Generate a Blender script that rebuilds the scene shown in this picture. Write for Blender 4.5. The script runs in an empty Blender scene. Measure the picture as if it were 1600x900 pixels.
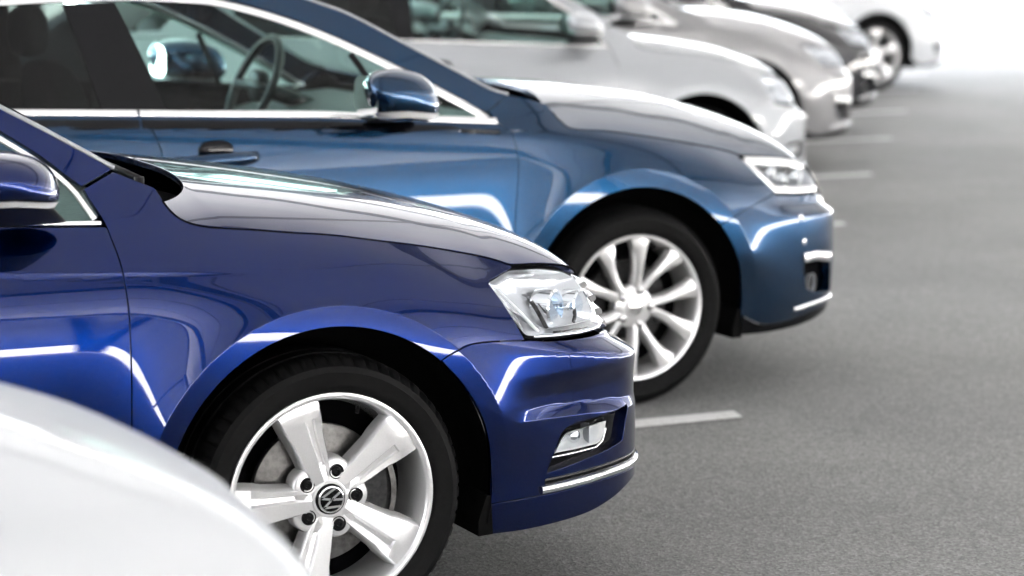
import bpy, math, random
import numpy as np
from mathutils import Matrix, Vector
from mathutils.geometry import delaunay_2d_cdt

random.seed(7)
scene = bpy.context.scene
COL = scene.collection
R = math.radians

# ---------------------------------------------------------------- camera
cam_data = bpy.data.cameras.new('camera')
cam = bpy.data.objects.new('camera', cam_data)
COL.objects.link(cam)
YAW, PITCH = 25.2, 8.367
cam.location = (-1.9726, -5.1237, 1.6032)
cam.rotation_euler = (R(90 - PITCH), 0, R(-YAW))
cam_data.sensor_width = 36.0
cam_data.lens = 3957.0 / 1600.0 * 36.0
cam_data.clip_start = 0.1
cam_data.clip_end = 1500
cam_data.dof.use_dof = True
cam_data.dof.focus_distance = 5.85
cam_data.dof.aperture_fstop = 2.6
cam_data.dof.aperture_blades = 9
scene.camera = cam

# ---------------------------------------------------------------- sky, sun, exposure
SUN_EL, SUN_AZ = 56.0, 205.0            # azimuth: compass style, clockwise from +Y
world = bpy.data.worlds.new('World')
scene.world = world
world.use_nodes = True
wn = world.node_tree.nodes
sky = wn.new('ShaderNodeTexSky')
sky.sky_type = 'NISHITA'
sky.sun_disc = False
sky.sun_elevation = R(SUN_EL)
sky.sun_rotation = R(SUN_AZ)
sky.air_density = 1.0
sky.dust_density = 8.0
sky.ozone_density = 1.0
hs = wn.new('ShaderNodeHueSaturation')
hs.inputs['Saturation'].default_value = 0.35
world.node_tree.links.new(sky.outputs[0], hs.inputs['Color'])
world.node_tree.links.new(hs.outputs[0], wn['Background'].inputs[0])
wn['Background'].inputs[1].default_value = 0.15
sun_data = bpy.data.lights.new('sun', 'SUN')
sun_data.energy = 5.0
sun_data.angle = R(0.53)
sun_data.color = (1.0, 0.98, 0.95)
sun = bpy.data.objects.new('sun', sun_data)
COL.objects.link(sun)
az, el = R(SUN_AZ), R(SUN_EL)
sd = Vector((math.sin(az) * math.cos(el), math.cos(az) * math.cos(el), math.sin(el)))
sun.rotation_euler = sd.to_track_quat('Z', 'Y').to_euler()
scene.view_settings.view_transform = 'Standard'
scene.view_settings.look = 'None'
scene.view_settings.gamma = 1.0
scene.view_settings.exposure = 5.0
scene.cycles.max_bounces = 10
scene.cycles.diffuse_bounces = 4
scene.cycles.glossy_bounces = 5
scene.cycles.transparent_max_bounces = 16
scene.cycles.caustics_reflective = False
scene.cycles.caustics_refractive = False
scene.cycles.sample_clamp_indirect = 8.0


# ---------------------------------------------------------------- materials
def new_mat(name):
    m = bpy.data.materials.new(name)
    m.use_nodes = True
    nt = m.node_tree
    return m, nt, nt.nodes['Principled BSDF']


def noise(nt, scale, detail=3, rough=.6, coord='Object'):
    tc = nt.nodes.new('ShaderNodeTexCoord')
    n = nt.nodes.new('ShaderNodeTexNoise')
    n.inputs['Scale'].default_value = scale
    n.inputs['Detail'].default_value = detail
    n.inputs['Roughness'].default_value = rough
    nt.links.new(tc.outputs[coord], n.inputs['Vector'])
    return n


def ramp(nt, src, stops):
    r = nt.nodes.new('ShaderNodeValToRGB')
    els = r.color_ramp.elements
    while len(els) < len(stops):
        els.new(.5)
    for e, (p, c) in zip(els, stops):
        e.position = p
        e.color = (*c, 1) if len(c) == 3 else c
    nt.links.new(src, r.inputs[0])
    return r


def simple(name, col, rough=.5, metal=0., var=.0, scale=40, coat=0., spec=.5, bump=0., bscale=200):
    m, nt, b = new_mat(name)
    b.inputs['Roughness'].default_value = rough
    b.inputs['Metallic'].default_value = metal
    b.inputs['Coat Weight'].default_value = coat
    b.inputs['Specular IOR Level'].default_value = spec
    n = noise(nt, scale, 4)
    lo = tuple(max(0, c * (1 - var)) for c in col)
    hi = tuple(min(1, c * (1 + var)) for c in col)
    r = ramp(nt, n.outputs[0], [(.3, lo), (.7, hi)])
    nt.links.new(r.outputs[0], b.inputs['Base Color'])
    if bump:
        n2 = noise(nt, bscale, 3)
        bp = nt.nodes.new('ShaderNodeBump')
        bp.inputs['Strength'].default_value = bump
        bp.inputs['Distance'].default_value = .002
        nt.links.new(n2.outputs[0], bp.inputs['Height'])
        nt.links.new(bp.outputs[0], b.inputs['Normal'])
    return m


def paint(name, col, metal=.6, rough=.36, coat=1.0, cior=1.55):
    m, nt, b = new_mat(name)
    n = noise(nt, 2600, 1)
    r = ramp(nt, n.outputs[0], [(.35, tuple(c * .75 for c in col)), (.65, tuple(min(1, c * 1.25) for c in col))])
    nt.links.new(r.outputs[0], b.inputs['Base Color'])
    b.inputs['Metallic'].default_value = metal
    b.inputs['Roughness'].default_value = rough
    b.inputs['Specular IOR Level'].default_value = 0.0
    b.inputs['Coat Weight'].default_value = coat
    b.inputs['Coat Roughness'].default_value = .012
    b.inputs['Coat IOR'].default_value = cior
    return m


def sheet_glass(name, tint, refl=1.36, rough=0.0):
    m, nt, b = new_mat(name)
    nt.nodes.remove(b)
    out = nt.nodes['Material Output']
    tr = nt.nodes.new('ShaderNodeBsdfTransparent')
    gl = nt.nodes.new('ShaderNodeBsdfGlossy')
    fr = nt.nodes.new('ShaderNodeFresnel')
    mx = nt.nodes.new('ShaderNodeMixShader')
    n = noise(nt, 3, 1)
    r = ramp(nt, n.outputs[0], [(.3, tuple(c * .97 for c in tint)), (.7, tint)])
    nt.links.new(r.outputs[0], tr.inputs['Color'])
    gl.inputs['Roughness'].default_value = rough
    ge = nt.nodes.new('ShaderNodeNewGeometry')
    mi = nt.nodes.new('ShaderNodeMapRange')            # same reflectance from both faces of the thin sheet
    mi.inputs['To Min'].default_value = refl
    mi.inputs['To Max'].default_value = 1 / refl
    nt.links.new(ge.outputs['Backfacing'], mi.inputs['Value'])
    nt.links.new(mi.outputs[0], fr.inputs['IOR'])
    nt.links.new(fr.outputs[0], mx.inputs[0])
    nt.links.new(tr.outputs[0], mx.inputs[1])
    nt.links.new(gl.outputs[0], mx.inputs[2])
    nt.links.new(mx.outputs[0], out.inputs['Surface'])
    return m


M = dict(
    navy=paint('navy_paint', (.0, .0090, .074), .95, .22, 1.0, 1.38),
    steel=paint('steel_blue_paint', (.0055, .030, .074), .93, .22, 1.0, 1.40),
    silver=paint('silver_paint', (.31, .323, .34), .3, .36),
    grey=paint('grey_silver_paint', (.22, .22, .225), .4, .40),
    dark=paint('graphite_paint', (.012, .012, .014), .5, .38, 1.0, 1.4),
    white=paint('white_paint', (.52, .54, .56), .0, .35, .4),
    chrome=simple('chrome', (.86, .87, .88), .06, 1.0, .02),
    satin=simple('satin_chrome', (.90, .90, .90), .22, 1.0, .02),
    black=simple('black_plastic', (.005, .005, .0055), .45, 0, .3, 120, spec=.3, bump=.05),
    gloss=simple('black_gloss', (.0025, .0025, .0035), .06, 0, .2, 30, spec=.22),
    liner=simple('wheel_liner', (.0035, .0035, .0035), .85, 0, .4, 60, spec=.08, bump=.3, bscale=90),
    shell=simple('inner_shell', (.002, .002, .0025), .9, 0, .3, 30, spec=.05),
    alloy=simple('alloy_silver', (.80, .80, .81), .26, .62, .04, 300, coat=.2),
    disc=simple('brake_disc', (.14, .137, .133), .40, 1.0, .3, 60),
    iron=simple('cast_iron', (.035, .035, .036), .6, .3, .4, 80, spec=.2, bump=.2),
    bolt=simple('wheel_bolt', (.004, .004, .0045), .5, 0., .2, 80, spec=.12),
    steelbolt=simple('steel_bolt', (.6, .6, .6), .25, 1.0, .1, 80),
    reflector=simple('lamp_reflector', (.62, .63, .65), .18, .6, .03, 30),
    lampgrey=simple('lamp_housing', (.30, .31, .33), .35, .4, .1, 40),
    lampwhite=simple('lamp_white', (.66, .67, .68), .3, 0, .03, 30),
    glass=sheet_glass('green_window_glass', (.74, .93, .89)),
    darkglass=sheet_glass('dark_window_glass', (.02, .022, .022)),
    lens=sheet_glass('clear_lens', (.93, .95, .97), 1.4),
    bluelens=sheet_glass('blue_lens', (.86, .92, .98), 1.5),
    seat=simple('seat_cloth', (.42, .43, .42), .8, 0, .2, 90, bump=.2),
    cabin=simple('cabin_trim', (.09, .095, .095), .7, 0, .25, 60),
    ruby=simple('tail_lamp_red', (.35, .01, .01), .15, 0, .2, 30, coat=1),
)


def tyre_material():
    m, nt, b = new_mat('tyre_rubber')
    n = noise(nt, 90, 5, .7)
    r = ramp(nt, n.outputs[0], [(.3, (.0022, .0022, .0023)), (.62, (.0048, .0048, .005)), (.85, (.014, .014, .0136))])
    nt.links.new(r.outputs[0], b.inputs['Base Color'])
    b.inputs['Roughness'].default_value = .62
    b.inputs['Specular IOR Level'].default_value = .12
    n2 = noise(nt, 500, 2)
    bp = nt.nodes.new('ShaderNodeBump')
    bp.inputs['Strength'].default_value = .15
    bp.inputs['Distance'].default_value = .001
    nt.links.new(n2.outputs[0], bp.inputs['Height'])
    nt.links.new(bp.outputs[0], b.inputs['Normal'])
    return m


M['tyre'] = tyre_material()


def asphalt_material():
    m, nt, b = new_mat('asphalt')
    tc = nt.nodes.new('ShaderNodeTexCoord')
    vo = nt.nodes.new('ShaderNodeTexVoronoi')
    vo.inputs['Scale'].default_value = 135
    nt.links.new(tc.outputs['Object'], vo.inputs['Vector'])
    grain = ramp(nt, vo.outputs['Color'], [(.0, (.105, .105, .103)), (.35, (.175, .175, .172)), (.7, (.235, .234, .229)), (1., (.33, .328, .32))])
    n1 = noise(nt, 210, 4, .75)
    mx = nt.nodes.new('ShaderNodeMix'); mx.data_type = 'RGBA'; mx.blend_type = 'OVERLAY'
    mx.inputs[0].default_value = .5
    nt.links.new(grain.outputs[0], mx.inputs[6]); nt.links.new(n1.outputs[0], mx.inputs[7])
    n2 = noise(nt, .55, 6, .62)
    blot = ramp(nt, n2.outputs[0], [(.32, (.80, .80, .80)), (.68, (1.12, 1.12, 1.11))])
    mx2 = nt.nodes.new('ShaderNodeMix'); mx2.data_type = 'RGBA'; mx2.blend_type = 'MULTIPLY'
    mx2.inputs[0].default_value = 1
    nt.links.new(mx.outputs[2], mx2.inputs[6]); nt.links.new(blot.outputs[0], mx2.inputs[7])
    n3 = noise(nt, 2.3, 5, .7)
    spots = ramp(nt, n3.outputs[0], [(.26, (.62, .62, .62)), (.36, (1, 1, 1))])
    n4 = noise(nt, 38, 2, .5)
    chips = ramp(nt, n4.outputs[0], [(.74, (1, 1, 1)), (.80, (1.5, 1.5, 1.48))])
    mx3 = nt.nodes.new('ShaderNodeMix'); mx3.data_type = 'RGBA'; mx3.blend_type = 'MULTIPLY'; mx3.inputs[0].default_value = 1
    mx4 = nt.nodes.new('ShaderNodeMix'); mx4.data_type = 'RGBA'; mx4.blend_type = 'MULTIPLY'; mx4.inputs[0].default_value = 1
    nt.links.new(mx2.outputs[2], mx3.inputs[6]); nt.links.new(spots.outputs[0], mx3.inputs[7])
    nt.links.new(mx3.outputs[2], mx4.inputs[6]); nt.links.new(chips.outputs[0], mx4.inputs[7])
    nt.links.new(mx4.outputs[2], b.inputs['Base Color'])
    b.inputs['Roughness'].default_value = .82
    b.inputs['Specular IOR Level'].default_value = .35
    bp = nt.nodes.new('ShaderNodeBump')
    bp.inputs['Strength'].default_value = .7
    bp.inputs['Distance'].default_value = .004
    ad = nt.nodes.new('ShaderNodeMath'); ad.operation = 'ADD'
    nt.links.new(vo.outputs['Distance'], ad.inputs[0]); nt.links.new(n1.outputs[0], ad.inputs[1])
    nt.links.new(ad.outputs[0], bp.inputs['Height'])
    nt.links.new(bp.outputs[0], b.inputs['Normal'])
    return m


def marking_material():
    m, nt, b = new_mat('road_marking')
    n = noise(nt, 130, 5, .75)
    r = ramp(nt, n.outputs[0], [(.34, (.26, .26, .255)), (.46, (.62, .62, .61)), (.7, (.74, .74, .73))])
    nt.links.new(r.outputs[0], b.inputs['Base Color'])
    b.inputs['Roughness'].default_value = .75
    bp = nt.nodes.new('ShaderNodeBump')
    bp.inputs['Strength'].default_value = .5
    bp.inputs['Distance'].default_value = .003
    nt.links.new(n.outputs[0], bp.inputs['Height'])
    nt.links.new(bp.outputs[0], b.inputs['Normal'])
    return m


def membrane_material():
    """pale roof sheeting that lets a little daylight through"""
    m, nt, b = new_mat('canopy_sheet')
    nt.nodes.remove(b)
    out = nt.nodes['Material Output']
    df = nt.nodes.new('ShaderNodeBsdfDiffuse')
    tl = nt.nodes.new('ShaderNodeBsdfTranslucent')
    mx = nt.nodes.new('ShaderNodeMixShader')
    n = noise(nt, .4, 3)
    r = ramp(nt, n.outputs[0], [(.3, (.40, .40, .41)), (.7, (.47, .47, .48))])
    nt.links.new(r.outputs[0], df.inputs[0])
    tl.inputs[0].default_value = (.72, .73, .75, 1)
    mx.inputs[0].default_value = CANOPY_TRANSMIT
    nt.links.new(df.outputs[0], mx.inputs[1]); nt.links.new(tl.outputs[0], mx.inputs[2])
    nt.links.new(mx.outputs[0], out.inputs['Surface'])
    return m


CANOPY_TRANSMIT = .010
M['asphalt'] = asphalt_material()
M['marking'] = marking_material()
M['membrane'] = membrane_material()
M['concrete'] = simple('brightening_concrete', (.50, .49, .47), .85, 0, .38, .22, bump=.2)  # kept pale to brighten the band reflected in the car sides
M['blocker'] = simple('sky_blocker_dark', (.085, .087, .09), .9, 0, .2, .3, bump=.2)  # coloured dark so the added slab dims the reflections
M['beam'] = simple('canopy_steel', (.05, .052, .055), .55, .3, .2, 20)

# ---------------------------------------------------------------- body surface
def pchip(xs, ys, x):
    """monotone cubic interpolation, clamped outside"""
    xs = np.asarray(xs, float); ys = np.asarray(ys, float); x = np.asarray(x, float)
    h = np.diff(xs); d = np.diff(ys) / h
    m = np.zeros_like(ys)
    if len(xs) > 2:
        w1 = 2 * h[1:] + h[:-1]; w2 = h[1:] + 2 * h[:-1]
        ok = d[:-1] * d[1:] > 0
        dd0 = np.where(ok, d[:-1], 1.0); dd1 = np.where(ok, d[1:], 1.0)
        m[1:-1] = np.where(ok, (w1 + w2) / (w1 / dd0 + w2 / dd1), 0)
    m[0] = d[0]; m[-1] = d[-1]
    xc = np.clip(x, xs[0], xs[-1])
    i = np.clip(np.searchsorted(xs, xc, side='right') - 1, 0, len(xs) - 2)
    t = (xc - xs[i]) / h[i]
    t2 = t * t; t3 = t2 * t
    return ((2*t3-3*t2+1)*ys[i] + (t3-2*t2+t)*h[i]*m[i] + (-2*t3+3*t2)*ys[i+1] + (t3-t2)*h[i]*m[i+1])


def natural_spline(pts, n=1200):
    """natural cubic spline through 2D points, dense samples"""
    p = np.asarray(pts, float)
    t = np.r_[0, np.cumsum(np.sqrt(np.hypot(*np.diff(p, axis=0).T)))]
    N = len(p); A = np.zeros((N, N)); B = np.zeros((N, 2)); h = np.diff(t)
    A[0, 0] = A[-1, -1] = 1
    for i in range(1, N - 1):
        A[i, i-1] = h[i-1]; A[i, i] = 2*(h[i-1]+h[i]); A[i, i+1] = h[i]
        B[i] = 6*((p[i+1]-p[i])/h[i] - (p[i]-p[i-1])/h[i-1])
    M = np.linalg.solve(A, B)
    q = np.linspace(0, t[-1], n); i = np.clip(np.searchsorted(t, q, side='right')-1, 0, N-2)
    a = ((t[i+1]-q)/h[i])[:, None]; b = ((q-t[i])/h[i])[:, None]; H = (h[i]**2)[:, None]
    return a*p[i] + b*p[i+1] + ((a**3-a)*M[i] + (b**3-b)*M[i+1])*H/6


class Body:
    """side of a car as an offset sheet over its plan outline: P(s, z).
    s runs along the outline (s = x on the straight side), z is height."""
    def __init__(self, spec):
        self.sp = spec
        c = natural_spline(spec['plan'], 3000)
        s = np.r_[0, np.cumsum(np.hypot(*np.diff(c, axis=0).T))]
        k = np.argmin(np.abs(c[:, 0] - 0.0))
        s = s - s[k]
        self.s = s; self.c = c
        d = np.gradient(c, s, axis=0); d /= np.linalg.norm(d, axis=1)[:, None]
        n = np.stack([d[:, 1], -d[:, 0]], 1)
        ker = np.ones(41) / 41
        n = np.stack([np.convolve(np.pad(n[:, i], 20, mode='edge'), ker, 'valid') for i in (0, 1)], 1)
        self.n = n / np.linalg.norm(n, axis=1)[:, None]
        self.smin, self.smax = s[0], s[-1]
        st = spec['stations']
        S = np.linspace(self.smin, self.smax, 700)
        Z = np.array([pchip(st, r[0], S) for r in spec['rows']])
        T = np.array([pchip(st, r[1], S) for r in spec['rows']])
        self.zz = np.linspace(0.10, 1.56, 1100)
        off = np.zeros((len(S), len(self.zz)))
        dz = self.zz[1] - self.zz[0]
        for j in range(len(S)):
            tl = pchip(Z[:, j], T[:, j], self.zz)
            o = -np.cumsum(np.tan(np.radians(tl))) * dz
            off[j] = o - np.interp(spec['z_anchor'], self.zz, o)
        w = np.exp(-.5 * (np.arange(-16, 17) / 5.5) ** 2); w /= w.sum()      # fair the sheet along its length
        pad = np.pad(off, ((16, 16), (0, 0)), mode='edge')
        off = sum(w[k] * pad[k:k + len(S)] for k in range(33))
        self.S = S; self.off = off

    def x_at(self, s):
        return np.interp(s, self.s, self.c[:, 0])

    def s_at_x(self, x):
        m = (self.s > -3.3) & (self.s < 0.62)
        return np.interp(x, self.c[m, 0], self.s[m])

    def offs(self, s, z):
        i = np.clip((np.asarray(s) - self.S[0]) / (self.S[1]-self.S[0]), 0, len(self.S)-1.001)
        j = np.clip((np.asarray(z) - self.zz[0]) / (self.zz[1]-self.zz[0]), 0, len(self.zz)-1.001)
        i0 = i.astype(int); j0 = j.astype(int); a = i-i0; b = j-j0; o = self.off
        r = (o[i0, j0]*(1-a)*(1-b)+o[i0+1, j0]*a*(1-b)+o[i0, j0+1]*(1-a)*b+o[i0+1, j0+1]*a*b)
        x = np.interp(s, self.s, self.c[:, 0])
        for fx in self.sp['wheels']:
            rad = np.hypot(x-fx[0], z-fx[1])
            u = np.clip((rad-fx[2])/fx[3], 0, 1)
            fade = np.clip((z-.30)/.2, 0, 1); fade = fade*fade*(3-2*fade)
            r = r + fx[4]*(1-u)**3*fade
        for f in self.sp.get('bumps', []):
            r = r + f(s, z, x)
        return r

    def P(self, s, z, extra=0.0):
        s = np.asarray(s, float); z = np.asarray(z, float)
        o = self.offs(s, z) + extra
        x = np.interp(s, self.s, self.c[:, 0]); y = np.interp(s, self.s, self.c[:, 1])
        nx = np.interp(s, self.s, self.n[:, 0]); ny = np.interp(s, self.s, self.n[:, 1])
        return np.stack([x+nx*o, y+ny*o, z], -1)

    def N(self, s, z, e=.0015):
        s = np.asarray(s, float); z = np.asarray(z, float)
        a = self.P(s+e, z)-self.P(s-e, z); b = self.P(s, z+e)-self.P(s, z-e)
        n = np.cross(a, b)
        return n/np.maximum(np.linalg.norm(n, axis=-1), 1e-12)[..., None]


def sstep(a, b, x):
    t = np.clip((x-a)/(b-a), 0, 1)
    return t*t*(3-2*t)


def pocket_a(s, z, x):
    """hollow of the bumper between its ridge and the ledge over the fog lamp"""
    zl = .455 - .02*sstep(.5, .95, s)
    up = sstep(.56, .50, z)
    lo = np.clip((z-zl)/.026, 0, 1)
    lo = lo*(1.3-.3*lo)
    w = sstep(.42, .66, s)*(1-.75*sstep(.74, .92, s))
    return -.019*up*lo*w


SPEC_A = dict(
    plan=[(-3.62, .91), (-3.60, .55), (-3.52, .22), (-3.35, .09), (-3.0, .03), (-2.4, .006), (-1.6, .0), (-.8, .0), (-.3, .0), (.0, .0), (.22, .0),
          (.36, .006), (.5, .028), (.62, .060), (.74, .105), (.82, .155), (.87, .215), (.90, .29), (.922, .40), (.94, .56), (.95, .74), (.953, .91)],
    stations=[-3.9, -.5, -.2, .05, .30, .50, .70, .95, 1.6],
    z_anchor=.50,
    rows=[
        ([.10]*9, [-40, -40, -40, -40, -35, -30, -25, -25, -25]),
        ([.19]*9, [-24, -24, -24, -24, -14, -10, -8, -6, -6]),
        ([.30]*9, [-10, -10, -10, -10, -5, -2, 0, 0, 0]),
        ([.45]*9, [-3, -3, -3, -3, -1, 0, 0, 0, 0]),
        ([.62, .62, .62, .62, .58, .55, .54, .515, .50], [1.5, 1.5, 1.5, 1.5, 2, 2, 1, 1, 1]),
        ([.73, .73, .73, .72, .65, .610, .588, .556, .55], [5.5, 5.5, 5.5, 6, 6, 4, 3, 3, 3]),
        ([.765, .765, .765, .755, .69, .626, .597, .565, .56], [9, 9, 9, 10, 13, 15, 36, 54, 55]),
        ([1.030, .849, .832, .80, .735, .642, .614, .600, .60], [17, 17, 17, 20, 23, 25, 44, 61, 62]),
        ([1.037, .856, .840, .806, .740, .646, .617, .603, .602], [4, 4, 12, 22, 25, 26, 44, 50, 50]),
        ([1.043, .862, .848, .83, .76, .662, .624, .609, .608], [33, 33, 31, 30, 30, 24, 18, 14, 14]),
        ([1.10, .95, .93, .905, .845, .79, .765, .755, .75], [34, 36, 50, 56, 54, 50, 46, 42, 40]),
        ([1.12, .97, .96, .93, .87, .82, .80, .79, .79], [24, 24, 50, 56, 54, 50, 46, 42, 40]),
        ([1.22, 1.20, 1.20, 1.20, 1.20, 1.2, 1.2, 1.2, 1.2], [27, 27, 45, 56, 54, 50, 46, 42, 40]),
        ([1.40]*9, [40, 40, 45, 56, 54, 50, 46, 42, 40]),
        ([1.45]*9, [62, 62, 62, 56, 54, 50, 46, 42, 40]),
    ],
    wheels=[(0.0, .3225, .437, .24, .019), (-2.71, .3225, .437, .24, .019)],
    bumps=[pocket_a],
)


def strip_b(s, z, x):
    """flat band under the window line of the second car"""
    zb = .952 - .075*(x+.47)*.55
    return -.010*sstep(zb-.030, zb-.026, z)*sstep(-.30, -.42, x)


SPEC_B = dict(
    plan=[(-3.76, .925), (-3.74, .55), (-3.66, .22), (-3.48, .09), (-3.1, .03), (-2.4, .006), (-1.6, .0), (-.8, .0), (-.3, .0), (.0, .0), (.22, .0),
          (.38, .008), (.52, .034), (.64, .070), (.76, .118), (.85, .172), (.905, .24), (.935, .32), (.96, .44), (.985, .62), (1.0, .78), (1.004, .925)],
    stations=[-4.0, -.5, -.2, .05, .30, .50, .70, .98, 1.65],
    z_anchor=.50,
    rows=[
        ([.10]*9, [-40, -40, -40, -40, -35, -20, -15, -15, -15]),
        ([.19]*9, [-24, -24, -24, -24, -14, -12, -25, -30, -30]),
        ([.30]*9, [-10, -10, -10, -10, -5, -4, -6, -8, -8]),
        ([.45]*9, [-3, -3, -3, -3, -1, 0, 0, 0, 0]),
        ([.66, .66, .66, .66, .60, .56, .54, .53, .52], [1.5, 1.5, 1.5, 1.5, 2, 2, 2, 2, 2]),
        ([.79, .79, .78, .74, .66, .60, .585, .578, .575], [5, 5, 5.5, 6, 8, 8, 5, 4, 4]),
        ([.83, .83, .82, .78, .70, .63, .60, .588, .585], [8.5, 8.5, 9, 11, 14, 14, 45, 52, 52]),
        ([1.06, .920, .885, .83, .75, .67, .622, .612, .61], [14, 14, 15, 18, 24, 22, 50, 56, 56]),
        ([1.065, .925, .89, .845, .77, .69, .632, .62, .618], [36, 36, 34, 32, 30, 26, 20, 14, 14]),
        ([1.10, .96, .925, .905, .845, .79, .765, .755, .75], [36, 36, 50, 56, 54, 50, 46, 42, 40]),
        ([1.12, .975, .96, .93, .87, .82, .80, .79, .79], [24, 24, 50, 56, 54, 50, 46, 42, 40]),
        ([1.22, 1.20, 1.20, 1.20, 1.20, 1.2, 1.2, 1.2, 1.2], [28, 28, 45, 56, 54, 50, 46, 42, 40]),
        ([1.38]*9, [40, 40, 45, 56, 54, 50, 46, 42, 40]),
        ([1.44]*9, [62, 62, 62, 56, 54, 50, 46, 42, 40]),
    ],
    wheels=[(0.0, .330, .458, .24, .018), (-2.82, .330, .458, .24, .018)],
    bumps=[strip_b],
)

# ---------------------------------------------------------------- mesh helpers
def tag(o, label=None, cat=None, group=None, kind=None):
    for k, v in (('label', label), ('category', cat), ('group', group), ('kind', kind)):
        if v:
            o[k] = v
    return o


def empty(name, loc=(0, 0, 0), parent=None):
    o = bpy.data.objects.new(name, None)
    o.empty_display_size = .1
    COL.objects.link(o)
    o.location = loc
    o.parent = parent
    return o


def mesh_obj(name, verts, faces, mat, parent=None, normals=None, smooth=True):
    me = bpy.data.meshes.new(name)
    me.from_pydata([tuple(map(float, v)) for v in verts], [], [tuple(int(i) for i in f) for f in faces])
    if smooth:
        me.polygons.foreach_set('use_smooth', [True] * len(me.polygons))
    me.materials.append(mat)
    if normals is not None:
        me.normals_split_custom_set_from_vertices([tuple(map(float, n)) for n in normals])
    me.update()
    o = bpy.data.objects.new(name, me)
    COL.objects.link(o)
    o.parent = parent
    return o


class MB:
    """collects shapes into one mesh"""
    def __init__(self):
        self.v = []; self.f = []

    def add(self, v, f):
        n = len(self.v)
        self.v += [tuple(map(float, p)) for p in v]
        self.f += [tuple(int(i) + n for i in q) for q in f]
        return self

    def box(self, lo, hi, bevel=0):
        x0, y0, z0 = lo; x1, y1, z1 = hi
        v = [(x0, y0, z0), (x1, y0, z0), (x1, y1, z0), (x0, y1, z0), (x0, y0, z1), (x1, y0, z1), (x1, y1, z1), (x0, y1, z1)]
        return self.add(v, [(0, 3, 2, 1), (4, 5, 6, 7), (0, 1, 5, 4), (1, 2, 6, 5), (2, 3, 7, 6), (3, 0, 4, 7)])

    def grid(self, P, close_u=False, close_v=False, flip=False):
        P = np.asarray(P, float); nu, nv = P.shape[:2]
        f = []
        for i in range(nu if close_u else nu - 1):
            for j in range(nv if close_v else nv - 1):
                a = i * nv + j; b = ((i + 1) % nu) * nv + j; c = ((i + 1) % nu) * nv + (j + 1) % nv; d = i * nv + (j + 1) % nv
                f.append((a, d, c, b) if flip else (a, b, c, d))
        return self.add(P.reshape(-1, 3), f)

    def tube(self, path, rad, n=10, caps=True):
        p = np.asarray(path, float)
        rad = np.broadcast_to(np.asarray(rad, float), (len(p),))
        t = np.gradient(p, axis=0); t /= np.linalg.norm(t, axis=1)[:, None]
        up = np.array([0, 0, 1.]) if abs(t[:, 2]).max() < .9 else np.array([1., 0, 0])
        a = np.cross(t, up); a /= np.linalg.norm(a, axis=1)[:, None]
        b = np.cross(a, t)
        th = np.linspace(0, 2 * np.pi, n, endpoint=False)
        P = p[:, None] + rad[:, None, None] * (a[:, None] * np.cos(th)[None, :, None] + b[:, None] * np.sin(th)[None, :, None])
        k = len(self.v)
        self.grid(P, close_v=True)
        if caps:
            self.f.append(tuple(k + i for i in range(n)))
            m = k + (len(p) - 1) * n
            self.f.append(tuple(m + n - 1 - i for i in range(n)))
        return self

    def lathe(self, prof, n=64, a0=0, a1=2 * np.pi, center=(0, 0, 0)):
        """profile of (radius, y) turned about the Y axis"""
        full = abs(a1 - a0 - 2 * np.pi) < 1e-6
        th = np.linspace(a0, a1, n, endpoint=not full)
        pr = np.asarray(prof, float)
        P = np.stack([pr[None, :, 0] * np.cos(th)[:, None], np.broadcast_to(pr[None, :, 1], (n, len(pr))), pr[None, :, 0] * np.sin(th)[:, None]], -1)
        return self.grid(P + np.asarray(center, float), close_u=full, flip=False)

    def obj(self, name, mat, parent=None, smooth=True, loc=None, bevel=0, auto=None):
        o = mesh_obj(name, self.v, self.f, mat, parent, smooth=smooth)
        if loc is not None:
            o.location = loc
        if auto:
            o.data.set_sharp_from_angle(angle=R(auto))
        if bevel:
            md = o.modifiers.new('bevel', 'BEVEL'); md.width = bevel; md.segments = 2; md.limit_method = 'ANGLE'
        return o


def resample(poly, h, closed=False):
    p = np.asarray(poly, float)
    if closed:
        p = np.vstack([p, p[:1]])
    out = []
    for a, b in zip(p[:-1], p[1:]):
        n = max(1, int(np.ceil(np.hypot(*(b - a)) / h)))
        for k in range(n):
            out.append(a + (b - a) * k / n)
    if not closed:
        out.append(p[-1])
    return np.array(out)


def smooth_line(pts, n=8):
    """Catmull-Rom through the points"""
    p = np.asarray(pts, float)
    q = np.vstack([2 * p[0] - p[1], p, 2 * p[-1] - p[-2]])
    out = []
    for i in range(len(p) - 1):
        a, b, c, d = q[i], q[i + 1], q[i + 2], q[i + 3]
        for t in np.linspace(0, 1, n, endpoint=False):
            out.append(.5 * ((2 * b) + (c - a) * t + (2 * a - 5 * b + 4 * c - d) * t ** 2 + (3 * b - a - 3 * c + d) * t ** 3))
    out.append(p[-1])
    return np.array(out)


def round_corners(poly, r, n=4):
    """closed polygon with its corners rounded"""
    p = np.asarray(poly, float); out = []
    N = len(p)
    for i in range(N):
        a, b, c = p[i - 1], p[i], p[(i + 1) % N]
        u = a - b; v = c - b; lu = np.hypot(*u); lv = np.hypot(*v)
        k = min(r, lu * .45, lv * .45)
        u = u / lu; v = v / lv
        s0 = b + u * k; s1 = b + v * k
        for t in np.linspace(0, 1, n):
            out.append((1 - t) ** 2 * s0 + 2 * t * (1 - t) * b + t * t * s1)
    return np.array(out)


def area2(p):
    x, y = p[:, 0], p[:, 1]
    return (x * np.roll(y, -1) - y * np.roll(x, -1)).sum()


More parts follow.
